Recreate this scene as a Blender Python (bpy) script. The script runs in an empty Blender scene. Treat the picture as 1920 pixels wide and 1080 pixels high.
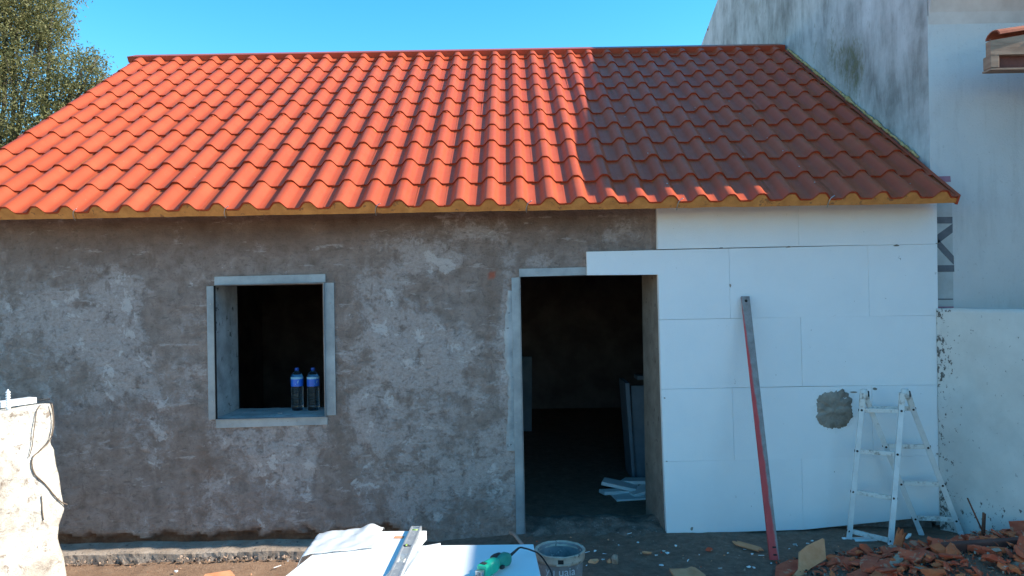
import bpy, bmesh, math, random
import numpy as np
from mathutils import Vector, Matrix, noise as mnoise

S = bpy.context.scene
COL = S.collection
R = math.radians

# ------------------------------------------------------------------ camera
CAM_D, CAM_Z, FPX, HOR, ROLL = 5.25, 1.70, 1387.0, 548.0, R(1.0)
cam_data = bpy.data.cameras.new('camera')
cam_data.sensor_width = 36.0
cam_data.lens = 36.0 * FPX / 1920.0
cam_data.shift_y = (HOR - 540.0) / 1920.0
cam_data.clip_start = 0.05
cam_data.clip_end = 500.0
cam = bpy.data.objects.new('camera', cam_data)
COL.objects.link(cam)
cr, sr = math.cos(ROLL), math.sin(ROLL)
rx, ux, bz = Vector((cr, 0, -sr)), Vector((sr, 0, cr)), Vector((0, -1, 0))
cam.matrix_world = Matrix(((rx.x, ux.x, bz.x, 0.0), (rx.y, ux.y, bz.y, -CAM_D), (rx.z, ux.z, bz.z, CAM_Z), (0, 0, 0, 1)))
S.camera = cam

# ------------------------------------------------------------------ sun, sky, exposure
SUN_DIR = Vector((0.815, -0.071, 0.571)).normalized()
sun_data = bpy.data.lights.new('sun', 'SUN')
sun_data.energy = 4.0
sun_data.angle = R(0.53)
sun_data.color = (1.0, 0.93, 0.79)
sun = bpy.data.objects.new('sun', sun_data)
sun.rotation_euler = SUN_DIR.to_track_quat('Z', 'Y').to_euler()
sun.location = (20, 2, 14)
COL.objects.link(sun)
world = bpy.data.worlds.new('World')
S.world = world
world.use_nodes = True
wn, wl = world.node_tree.nodes, world.node_tree.links
wn.clear()
sky = wn.new('ShaderNodeTexSky')
sky.sky_type = 'NISHITA'
sky.sun_disc = False
sky.sun_elevation = math.asin(SUN_DIR.z)
sky.sun_rotation = math.atan2(SUN_DIR.x, SUN_DIR.y)
sky.air_density, sky.dust_density, sky.ozone_density = 1.0, 0.1, 2.5
hs = wn.new('ShaderNodeHueSaturation')
hs.inputs['Saturation'].default_value = 1.38
hs.inputs['Hue'].default_value = 0.486
bg = wn.new('ShaderNodeBackground')
bg.inputs['Strength'].default_value = 0.150
wo = wn.new('ShaderNodeOutputWorld')
wl.new(sky.outputs[0], hs.inputs['Color'])
wl.new(hs.outputs[0], bg.inputs[0])
wl.new(bg.outputs[0], wo.inputs[0])
S.view_settings.view_transform = 'Standard'
S.view_settings.look = 'None'
S.view_settings.gamma = 1.0
S.view_settings.use_curve_mapping = False
S.view_settings.exposure = 1.13
S.cycles.max_bounces = 8
S.cycles.transparent_max_bounces = 12


# ------------------------------------------------------------------ pixel of the photograph -> point in the place, at a known distance
def P(px, py, d):
    a, b = px - 960.0, HOR - py
    return Vector(((a * cr + b * sr) * d / FPX, d - CAM_D, CAM_Z + (-a * sr + b * cr) * d / FPX))


def PZ(px, py, z):
    a, b = px - 960.0, HOR - py
    return P(px, py, (z - CAM_Z) * FPX / (-a * sr + b * cr))


# ------------------------------------------------------------------ materials
class NT:
    def __init__(self, name):
        self.m = bpy.data.materials.new(name)
        self.m.use_nodes = True
        self.n, self.l = self.m.node_tree.nodes, self.m.node_tree.links
        self.n.clear()
        self.out = self.n.new('ShaderNodeOutputMaterial')
        self.p = self.n.new('ShaderNodeBsdfPrincipled')
        self.l.new(self.p.outputs[0], self.out.inputs[0])
        self._tc = None

    def coord(self, kind='Object', scale=(1, 1, 1), rnd=False):
        if not self._tc:
            self._tc = self.n.new('ShaderNodeTexCoord')
        mp = self.n.new('ShaderNodeMapping')
        mp.inputs['Scale'].default_value = scale
        self.l.new(self._tc.outputs[kind], mp.inputs['Vector'])
        if rnd:
            oi = self.n.new('ShaderNodeObjectInfo')
            mu = self.n.new('ShaderNodeMath')
            mu.operation = 'MULTIPLY'
            mu.inputs[1].default_value = 37.0
            self.l.new(oi.outputs['Random'], mu.inputs[0])
            self.l.new(mu.outputs[0], mp.inputs['Location'])
        return mp.outputs[0]

    def noise(self, vec, scale, detail=5, rough=0.6, dist=0.0):
        n = self.n.new('ShaderNodeTexNoise')
        n.inputs['Scale'].default_value = scale
        n.inputs['Detail'].default_value = detail
        n.inputs['Roughness'].default_value = rough
        n.inputs['Distortion'].default_value = dist
        self.l.new(vec, n.inputs['Vector'])
        return n.outputs[0]

    def voro(self, vec, scale, feature='F1'):
        n = self.n.new('ShaderNodeTexVoronoi')
        n.feature = feature
        n.inputs['Scale'].default_value = scale
        self.l.new(vec, n.inputs['Vector'])
        return n.outputs[0]

    def ramp(self, fac, stops):
        n = self.n.new('ShaderNodeValToRGB')
        els = n.color_ramp.elements
        while len(els) < len(stops):
            els.new(0.5)
        for e, (p, c) in zip(els, stops):
            e.position = p
            e.color = (*c, 1) if isinstance(c, tuple) else (c, c, c, 1)
        self.l.new(fac, n.inputs[0])
        return n.outputs[0]

    def math(self, op, a, b=None, clamp=False):
        n = self.n.new('ShaderNodeMath')
        n.operation = op
        n.use_clamp = clamp
        for i, v in enumerate((a, b)):
            if v is None:
                continue
            if isinstance(v, (int, float)):
                n.inputs[i].default_value = v
            else:
                self.l.new(v, n.inputs[i])
        return n.outputs[0]

    def mix(self, fac, a, b, mode='MIX'):
        n = self.n.new('ShaderNodeMix')
        n.data_type = 'RGBA'
        n.blend_type = mode
        for k, v in ((0, fac), (6, a), (7, b)):
            if isinstance(v, (int, float)):
                n.inputs[k].default_value = v
            elif isinstance(v, tuple):
                n.inputs[k].default_value = (*v, 1)
            else:
                self.l.new(v, n.inputs[k])
        return n.outputs[2]

    def attr(self, name):
        n = self.n.new('ShaderNodeAttribute')
        n.attribute_name = name
        return n.outputs['Fac']

    def bump(self, h, strength=0.3, dist=0.01):
        n = self.n.new('ShaderNodeBump')
        n.inputs['Strength'].default_value = strength
        n.inputs['Distance'].default_value = dist
        self.l.new(h, n.inputs['Height'])
        self.l.new(n.outputs[0], self.p.inputs['Normal'])

    def set(self, color=None, rough=None, metal=None, **kw):
        for k, v in (('Base Color', color), ('Roughness', rough), ('Metallic', metal), *kw.items()):
            if v is None:
                continue
            s = self.p.inputs[k.replace('_', ' ')]
            if isinstance(v, tuple):
                s.default_value = (*v, 1)
            elif isinstance(v, (int, float)):
                s.default_value = v
            else:
                self.l.new(v, s)
        return self.m


def worn(name, c1, c2, scale=8, rough=0.8, metal=0.0, bump=0.2, bd=0.004, rnd=True, stops=(0.35, 0.65), specks=None, coord='Object', stretch=(1, 1, 1), bscale=None, spec=None):
    t = NT(name)
    v = t.coord(coord, stretch, rnd)
    col = t.ramp(t.noise(v, scale, 7, 0.65), [(stops[0], c1), (stops[1], c2)])
    if specks:
        sc, thr, cs = specks
        col = t.mix(t.ramp(t.noise(v, sc, 4, 0.7), [(thr, 0.0), (thr + 0.04, 1.0)]), col, cs)
    if bump:
        t.bump(t.noise(v, bscale or scale * 6, 6, 0.7), bump, bd)
    if spec is not None:
        t.p.inputs['Specular IOR Level'].default_value = spec
    return t.set(col, rough, metal)


M = {}


def make_materials():
    # bare render of the facade: attribute fields steer where the pale skim and the browner patches sit
    t = NT('render_coat')
    v = t.coord()
    n1 = t.noise(v, 3.4, 10, 0.64, 0.2)
    n2 = t.noise(v, 10.0, 9, 0.68, 0.3)
    n3 = t.noise(v, 48, 6, 0.75)
    f = t.math('ADD', t.math('ADD', t.attr('pale'), t.math('MULTIPLY', t.math('SUBTRACT', n1, 0.5), 1.5)), t.math('ADD', t.math('MULTIPLY', t.math('SUBTRACT', n2, 0.5), 1.15), t.math('MULTIPLY', t.math('SUBTRACT', n3, 0.5), 0.35)))
    base = t.ramp(n2, [(0.3, (0.205, 0.148, 0.122)), (0.5, (0.315, 0.238, 0.203)), (0.7, (0.415, 0.325, 0.285))])
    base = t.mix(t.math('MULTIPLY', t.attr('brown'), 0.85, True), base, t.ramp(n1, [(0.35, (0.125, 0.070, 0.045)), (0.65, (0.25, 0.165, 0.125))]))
    pale = t.ramp(n3, [(0.22, (0.28, 0.22, 0.196)), (0.50, (0.45, 0.37, 0.34)), (0.80, (0.56, 0.475, 0.44))])
    col = t.mix(t.ramp(f, [(0.24, 0.0), (0.35, 0.28), (0.385, 0.62), (0.46, 0.82), (0.8, 1.0)]), base, pale)
    # thin white lime skims with hard edges
    n5 = t.noise(v, 5.0, 9, 0.66, 0.5)
    col = t.mix(t.ramp(t.math('ADD', n5, t.math('MULTIPLY', f, 0.20)), [(0.69, 0.0), (0.715, 0.8)]), col, (0.60, 0.53, 0.50))
    # trowel sweeps: level strokes of pale skim and of dragged, darker mortar
    s1 = t.noise(t.coord(scale=(0.55, 1, 2.3)), 6.5, 9, 0.7, 0.25)
    s2 = t.noise(t.coord(scale=(1.6, 1, 0.6)), 6.0, 9, 0.72, 0.3)
    col = t.mix(t.ramp(s1, [(0.60, 0.0), (0.635, 0.55)]), col, (0.55, 0.475, 0.445))
    col = t.mix(t.ramp(s2, [(0.59, 0.0), (0.63, 0.5)]), col, (0.185, 0.132, 0.108))
    col = t.mix(t.ramp(t.noise(v, 95, 4, 0.8), [(0.60, 0.0), (0.70, 0.45)]), col, (0.15, 0.115, 0.098))
    # trowel scars and pits
    n4 = t.noise(t.coord(scale=(1, 1, 1.7)), 19, 8, 0.75, 0.5)
    col = t.mix(t.ramp(n4, [(0.54, 0.0), (0.64, 0.6)]), col, (0.135, 0.102, 0.085))
    col = t.mix(t.math('MULTIPLY', t.attr('base_soil'), 1.0, True), col, t.ramp(n2, [(0.3, (0.055, 0.026, 0.015)), (0.55, (0.17, 0.078, 0.042)), (0.75, (0.30, 0.18, 0.115))]))
    col = t.mix(t.attr('red_brick'), col, (0.42, 0.12, 0.07))
    step = t.ramp(f, [(0.34, 0.0), (0.42, 1.0)])
    hgt = t.math('ADD', t.math('MULTIPLY', n3, 0.55), t.math('ADD', t.math('ADD', t.math('MULTIPLY', f, 0.35), t.math('ADD', t.math('MULTIPLY', step, 0.15), t.math('MULTIPLY', t.math('SUBTRACT', s1, s2), 0.9))), t.math('MULTIPLY', n4, -0.8)))
    t.bump(hgt, 1.0, 0.016)
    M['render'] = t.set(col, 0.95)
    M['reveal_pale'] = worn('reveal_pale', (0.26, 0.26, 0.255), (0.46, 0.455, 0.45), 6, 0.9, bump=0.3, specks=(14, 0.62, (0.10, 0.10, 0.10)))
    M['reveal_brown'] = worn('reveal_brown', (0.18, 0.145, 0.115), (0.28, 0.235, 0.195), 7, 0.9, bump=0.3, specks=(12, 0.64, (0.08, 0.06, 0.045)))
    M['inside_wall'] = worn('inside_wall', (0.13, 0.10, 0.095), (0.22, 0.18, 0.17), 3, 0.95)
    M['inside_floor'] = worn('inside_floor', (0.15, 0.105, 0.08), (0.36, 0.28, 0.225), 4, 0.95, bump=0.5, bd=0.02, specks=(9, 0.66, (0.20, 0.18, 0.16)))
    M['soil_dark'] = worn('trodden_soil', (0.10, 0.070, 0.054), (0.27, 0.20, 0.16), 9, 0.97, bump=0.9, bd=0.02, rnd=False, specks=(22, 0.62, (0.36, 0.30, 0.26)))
    # roof tiles: coated clay red
    t = NT('tile_red')
    v = t.coord(rnd=True)
    w = t.coord('Object', rnd=True)
    oi = t.n.new('ShaderNodeObjectInfo')
    col = t.ramp(t.noise(v, 9, 6, 0.6), [(0.3, (0.45, 0.077, 0.029)), (0.7, (0.50, 0.092, 0.036))])
    col = t.mix(t.math('MULTIPLY', oi.outputs['Random'], 0.6), col, (0.42, 0.065, 0.024))
    col = t.mix(t.ramp(t.noise(v, 3.5, 7, 0.7, 0.3), [(0.52, 0.0), (0.72, 0.18)]), col, (0.46, 0.16, 0.06))
    col = t.mix(t.ramp(t.noise(w, 70, 3, 0.6), [(0.70, 0.0), (0.76, 0.35)]), col, (0.55, 0.40, 0.33))
    t.bump(t.noise(v, 260, 3, 0.6), 0.08, 0.002)
    t.p.inputs['Specular IOR Level'].default_value = 0.22
    M['tile'] = t.set(col, t.ramp(t.noise(v, 14, 4, 0.6), [(0.3, 0.40), (0.7, 0.52)]))
    M['ridge'] = worn('ridge_red', (0.36, 0.066, 0.032), (0.42, 0.082, 0.040), 5, 0.45, bump=0.05)
    M['core'] = worn('panel_core', (0.52, 0.19, 0.045), (0.70, 0.29, 0.075), 14, 0.9, bump=0.7, specks=(20, 0.60, (0.34, 0.13, 0.045)))
    M['sealant'] = worn('sealant', (0.46, 0.29, 0.10), (0.62, 0.44, 0.20), 12, 0.9, bump=0.5)
    # polystyrene
    t = NT('polystyrene')
    v = t.coord(rnd=True)
    col = t.ramp(t.noise(v, 2.5, 4, 0.6), [(0.3, (0.80, 0.815, 0.825)), (0.7, (0.85, 0.86, 0.865))])
    d1 = t.noise(v, 7, 8, 0.75, 0.5)
    col = t.mix(t.ramp(d1, [(0.66, 0.0), (0.74, 0.5)]), col, (0.52, 0.49, 0.46))
    d2 = t.noise(t.coord(scale=(1, 1, 0.6), rnd=True), 26, 4, 0.8)
    col = t.mix(t.ramp(d2, [(0.70, 0.0), (0.735, 0.75)]), col, (0.16, 0.14, 0.13))
    bead = t.voro(v, 260)
    t.bump(t.math('ADD', bead, t.math('MULTIPLY', d1, 3.0)), 0.35, 0.003)
    M['foam'] = t.set(col, 0.85)
    t = NT('polystyrene_clean')
    v = t.coord(rnd=True)
    col = t.ramp(t.noise(v, 4, 5, 0.6), [(0.3, (0.78, 0.79, 0.79)), (0.7, (0.83, 0.84, 0.84))])
    t.bump(t.voro(v, 260), 0.15, 0.002)
    M['foam_clean'] = t.set(col, 0.85)
    M['dimmed_board'] = worn('dimmed_blue_grey_board', (0.17, 0.22, 0.27), (0.24, 0.30, 0.36), 5, 0.85, bump=0.1)  # blue-grey foam boards, darkened to put the room's shade into their colour
    M['mortar'] = worn('mortar_grey', (0.16, 0.135, 0.108), (0.34, 0.30, 0.255), 9, 0.95, bump=0.7, bd=0.01)
    M['galv'] = worn('galvanised_steel', (0.23, 0.255, 0.27), (0.36, 0.39, 0.41), 5, 0.5, 0.35, bump=0.08, specks=(20, 0.68, (0.20, 0.19, 0.18)))
    M['steel'] = worn('screw_steel', (0.35, 0.35, 0.35), (0.55, 0.55, 0.55), 20, 0.35, 0.9, bump=0)
    M['dark'] = worn('dark_hole', (0.015, 0.013, 0.012), (0.03, 0.026, 0.024), 9, 0.9, bump=0)
    # soil
    t = NT('soil')
    v = t.coord()
    n1, n2 = t.noise(v, 1.6, 8, 0.65, 0.3), t.noise(v, 14, 9, 0.75)
    yard_shade = t.math('ADD', t.attr('yard_shade'), t.math('MULTIPLY', t.math('SUBTRACT', n1, 0.5), 0.9))
    dry = t.ramp(n2, [(0.25, (0.20, 0.115, 0.068)), (0.5, (0.31, 0.185, 0.115)), (0.8, (0.43, 0.285, 0.19))])
    shade_col = t.ramp(n2, [(0.25, (0.12, 0.068, 0.046)), (0.55, (0.27, 0.168, 0.118)), (0.85, (0.43, 0.30, 0.225))])  # soil colour with the yard's shade darkened in
    col = t.mix(t.ramp(yard_shade, [(0.35, 0.0), (0.6, 1.0)]), dry, shade_col)
    t.bump(t.math('ADD', n2, t.noise(v, 70, 5, 0.8)), 0.9, 0.02)
    M['soil'] = t.set(col, 0.97)
    M['concrete'] = worn('concrete', (0.26, 0.195, 0.15), (0.42, 0.335, 0.27), 8, 0.95, bump=0.8, bd=0.012, specks=(28, 0.60, (0.10, 0.085, 0.075)), rnd=False)
    # weathered gable of the neighbour
    t = NT('weathered_wall')
    v = t.coord()
    st = t.noise(t.coord(scale=(1.8, 1.8, 0.6)), 2.4, 9, 0.68, 0.3)
    bl = t.noise(v, 0.8, 8, 0.66, 0.3)
    fine = t.noise(t.coord(scale=(1.6, 1.6, 0.9)), 13, 8, 0.75)
    mixf = t.math('ADD', t.math('ADD', t.math('MULTIPLY', st, 0.42), t.math('MULTIPLY', bl, 0.46)), t.math('MULTIPLY', fine, 0.12))
    col = t.ramp(mixf, [(0.38, (0.21, 0.205, 0.19)), (0.45, (0.36, 0.35, 0.33)), (0.52, (0.53, 0.52, 0.50)), (0.62, (0.72, 0.71, 0.69))])
    col = t.mix(t.ramp(t.math('ADD', t.math('MULTIPLY', fine, 0.6), t.math('MULTIPLY', st, 0.4)), [(0.54, 0.0), (0.68, 0.45)]), col, (0.21, 0.205, 0.185))
    moss = t.math('ADD', t.attr('moss'), t.math('MULTIPLY', t.math('SUBTRACT', t.math('ADD', st, fine), 1.0), 1.5))
    col = t.mix(t.ramp(moss, [(0.30, 0.0), (0.75, 0.9)]), col, t.ramp(fine, [(0.35, (0.06, 0.06, 0.036)), (0.65, (0.20, 0.185, 0.085))]))
    t.bump(t.math('ADD', fine, st), 0.35, 0.01)
    M['weathered'] = t.set(col, 0.95)
    t = NT('white_wall')
    v = t.coord()
    col = t.ramp(t.noise(v, 1.1, 8, 0.6), [(0.3, (0.56, 0.565, 0.56)), (0.7, (0.68, 0.685, 0.68))])
    col = t.mix(t.ramp(t.noise(t.coord(scale=(3, 3, 0.6)), 2, 8, 0.7), [(0.52, 0.0), (0.75, 0.4)]), col, (0.34, 0.335, 0.32))
    col = t.mix(t.ramp(t.noise(v, 34, 7, 0.75), [(0.58, 0.0), (0.68, 0.4)]), col, (0.30, 0.29, 0.275))
    t.bump(t.noise(v, 60, 6, 0.7), 0.5, 0.008)
    M['white_wall'] = t.set(col, 0.93)
    t = NT('flaking_wall')
    v = t.coord()
    col = t.ramp(t.noise(v, 2.4, 8, 0.65), [(0.3, (0.50, 0.49, 0.465)), (0.7, (0.66, 0.65, 0.62))])
    fl = t.math('ADD', t.noise(t.coord(scale=(1, 1, 0.8)), 30, 7, 0.72), t.attr('flake'))
    col = t.mix(t.ramp(fl, [(0.615, 0.0), (0.635, 0.95)]), col, (0.095, 0.085, 0.078))
    t.bump(t.math('SUBTRACT', t.noise(v, 40, 6, 0.7), t.ramp(fl, [(0.655, 0.0), (0.675, 1.0)])), 0.4, 0.006)
    M['flaking'] = t.set(col, 0.93)
    t = NT('limewashed_stone')
    v = t.coord()
    n1, n2, n3 = t.noise(v, 5, 9, 0.68, 0.3), t.noise(v, 13, 8, 0.75, 0.5), t.noise(v, 55, 5, 0.7)
    col = t.ramp(n1, [(0.30, (0.37, 0.31, 0.26)), (0.46, (0.58, 0.53, 0.47)), (0.60, (0.75, 0.72, 0.67)), (0.8, (0.82, 0.80, 0.77))])
    col = t.mix(t.ramp(n2, [(0.54, 0.0), (0.64, 0.85)]), col, (0.21, 0.155, 0.12))
    col = t.mix(t.ramp(t.noise(v, 2.6, 6, 0.6, 0.4), [(0.66, 0.0), (0.74, 0.7)]), col, (0.72, 0.60, 0.28))
    t.bump(t.math('ADD', n2, t.math('MULTIPLY', n3, 0.5)), 0.8, 0.02)
    M['lime'] = t.set(col, 0.95)
    M['cornice'] = worn('cornice_paint', (0.50, 0.45, 0.42), (0.66, 0.62, 0.59), 2.5, 0.9, bump=0.2, rnd=False)
    M['old_beam'] = worn('old_beam', (0.27, 0.155, 0.10), (0.42, 0.265, 0.18), 7, 0.9, bump=0.5, stretch=(0.5, 1, 3))
    M['red_board'] = worn('red_board', (0.12, 0.040, 0.028), (0.22, 0.075, 0.05), 7, 0.85, bump=0.3)
    M['old_tile'] = worn('old_clay_tile', (0.30, 0.075, 0.040), (0.44, 0.14, 0.075), 9, 0.9, bump=0.4, specks=(18, 0.66, (0.42, 0.34, 0.30)))
    M['clay'] = worn('broken_clay', (0.48, 0.066, 0.030), (0.64, 0.13, 0.060), 14, 0.97, bump=0.7, specks=(16, 0.57, (0.54, 0.23, 0.14)))
    M['clay_orange'] = worn('broken_clay_orange', (0.58, 0.11, 0.038), (0.74, 0.19, 0.07), 14, 0.95, bump=0.5, specks=(25, 0.64, (0.46, 0.36, 0.30)))
    M['lump'] = worn('old_mortar', (0.25, 0.165, 0.115), (0.50, 0.365, 0.28), 18, 0.97, bump=0.7, bd=0.008)
    M['tan'] = worn('tan_board', (0.60, 0.235, 0.105), (0.78, 0.36, 0.19), 9, 0.9, bump=0.3, specks=(30, 0.66, (0.25, 0.14, 0.07)))
    t = NT('ladder_paint')
    v = t.coord()
    col = t.ramp(t.noise(v, 12, 5, 0.6), [(0.3, (0.60, 0.60, 0.59)), (0.7, (0.74, 0.74, 0.73))])
    col = t.mix(t.ramp(t.noise(v, 34, 7, 0.75), [(0.62, 0.0), (0.68, 0.7)]), col, (0.20, 0.17, 0.15))
    t.bump(t.noise(v, 60, 5, 0.7), 0.3, 0.003)
    M['ladder'] = t.set(col, 0.6)
    M['ladder_rung'] = worn('ladder_rung', (0.30, 0.24, 0.20), (0.70, 0.67, 0.63), 30, 0.7, bump=0.4, stops=(0.33, 0.50), rnd=True)
    M['white_plastic'] = worn('white_plastic', (0.74, 0.75, 0.76), (0.80, 0.81, 0.82), 12, 0.4, bump=0)
    M['alu'] = worn('aluminium', (0.48, 0.50, 0.52), (0.66, 0.68, 0.70), 16, 0.42, 0.6, bump=0.15, specks=(28, 0.60, (0.76, 0.76, 0.75)))
    t = NT('bar_paint')
    v = t.coord()
    nn = t.noise(t.coord(scale=(1, 1, 0.25)), 16, 8, 0.7)
    grey = t.ramp(t.noise(v, 25, 6, 0.7), [(0.3, (0.19, 0.165, 0.155)), (0.7, (0.33, 0.30, 0.29))])
    sep = t.n.new('ShaderNodeSeparateXYZ')
    t.l.new(t._tc.outputs['Object'], sep.inputs[0])
    redf = t.math('ADD', t.math('MULTIPLY', sep.outputs[0], -17.0), t.math('ADD', t.math('ADD', t.math('MULTIPLY', nn, 0.9), 0.13), t.math('MULTIPLY', sep.outputs[2], -0.50)))
    col = t.mix(t.ramp(redf, [(0.16, 0.0), (0.34, 0.92)]), grey, t.ramp(nn, [(0.3, (0.46, 0.024, 0.026)), (0.7, (0.66, 0.055, 0.050))]))
    M['bar'] = t.set(col, 0.6)
    # bottle
    t = NT('bottle_plastic')
    t.p.inputs['Transmission Weight'].default_value = 1.0
    t.p.inputs['IOR'].default_value = 1.34
    vv = t.coord()
    M['bottle'] = t.set(t.ramp(t.noise(vv, 30, 3), [(0.3, (0.50, 0.74, 0.97)), (0.7, (0.66, 0.86, 1.0))]), 0.12)
    M['blue_label'] = worn('blue_label', (0.010, 0.095, 0.48), (0.018, 0.16, 0.66), 16, 0.35, bump=0)
    M['label_band'] = worn('label_band', (0.22, 0.46, 0.62), (0.32, 0.56, 0.70), 20, 0.4, bump=0)
    M['blue_cap'] = worn('blue_cap', (0.010, 0.06, 0.30), (0.02, 0.09, 0.40), 20, 0.4, bump=0)
    M['bucket'] = worn('mortar_bucket', (0.36, 0.285, 0.225), (0.62, 0.515, 0.43), 10, 0.9, bump=0.5, specks=(16, 0.62, (0.12, 0.115, 0.11)))
    M['bucket_side'] = worn('bucket_side', (0.16, 0.145, 0.15), (0.32, 0.30, 0.30), 8, 0.8, bump=0.4, specks=(14, 0.60, (0.44, 0.42, 0.39)))
    M['print'] = worn('bucket_print', (0.50, 0.53, 0.58), (0.66, 0.68, 0.72), 20, 0.7, bump=0)
    M['green'] = worn('tool_green', (0.012, 0.40, 0.24), (0.02, 0.52, 0.32), 14, 0.4, bump=0.05)
    M['green_grip'] = worn('tool_grip', (0.012, 0.22, 0.15), (0.025, 0.30, 0.21), 14, 0.6, bump=0.3)
    M['black'] = worn('black_rubber', (0.012, 0.012, 0.014), (0.03, 0.03, 0.034), 20, 0.6, bump=0.1)
    M['vial'] = worn('vial_green', (0.30, 0.46, 0.07), (0.44, 0.60, 0.14), 12, 0.2, bump=0)
    M['pink_print'] = worn('pink_print', (0.33, 0.16, 0.22), (0.42, 0.22, 0.28), 14, 0.8, bump=0)
    M['grey_print'] = worn('grey_print', (0.115, 0.125, 0.14), (0.16, 0.17, 0.19), 14, 0.85, bump=0)
    M['mesh_strip'] = worn('mesh_strip', (0.42, 0.44, 0.43), (0.52, 0.54, 0.53), 9, 0.9, bump=0.25, bscale=220)
    M['rust'] = worn('rusty_rod', (0.10, 0.035, 0.022), (0.20, 0.075, 0.042), 26, 0.9, bump=0.5)
    M['beam_red'] = worn('dull_red_beam', (0.105, 0.036, 0.028), (0.185, 0.070, 0.052), 6, 0.9, bump=0.6)
    M['root'] = worn('dry_root', (0.13, 0.095, 0.07), (0.24, 0.185, 0.14), 30, 0.95, bump=0.5)
    M['pipe'] = worn('pinkish_pipe', (0.36, 0.22, 0.17), (0.48, 0.32, 0.26), 12, 0.6, bump=0.1)
    M['bark'] = worn('bark', (0.10, 0.08, 0.06), (0.22, 0.185, 0.15), 9, 0.95, bump=0.8, bd=0.02)
    t = NT('olive_leaf')
    rnd = t.attr('tone')
    col = t.ramp(rnd, [(0.0, (0.09, 0.095, 0.034)), (0.45, (0.20, 0.195, 0.078)), (0.75, (0.29, 0.27, 0.125)), (1.0, (0.40, 0.34, 0.17))])
    t.p.inputs['Subsurface Weight'].default_value = 0.0
    t.p.inputs['Specular IOR Level'].default_value = 0.25
    tr = t.n.new('ShaderNodeBsdfTranslucent')
    mx = t.n.new('ShaderNodeMixShader')
    mx.inputs[0].default_value = 0.35
    t.l.new(col, tr.inputs[0])
    t.l.new(t.p.outputs[0], mx.inputs[1])
    t.l.new(tr.outputs[0], mx.inputs[2])
    t.l.new(mx.outputs[0], t.out.inputs[0])
    M['leaf'] = t.set(col, 0.6)
    t = NT('film')
    t.p.inputs['Transmission Weight'].default_value = 0.25
    M['film'] = t.set((0.80, 0.81, 0.82), 0.25)


make_materials()


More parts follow.
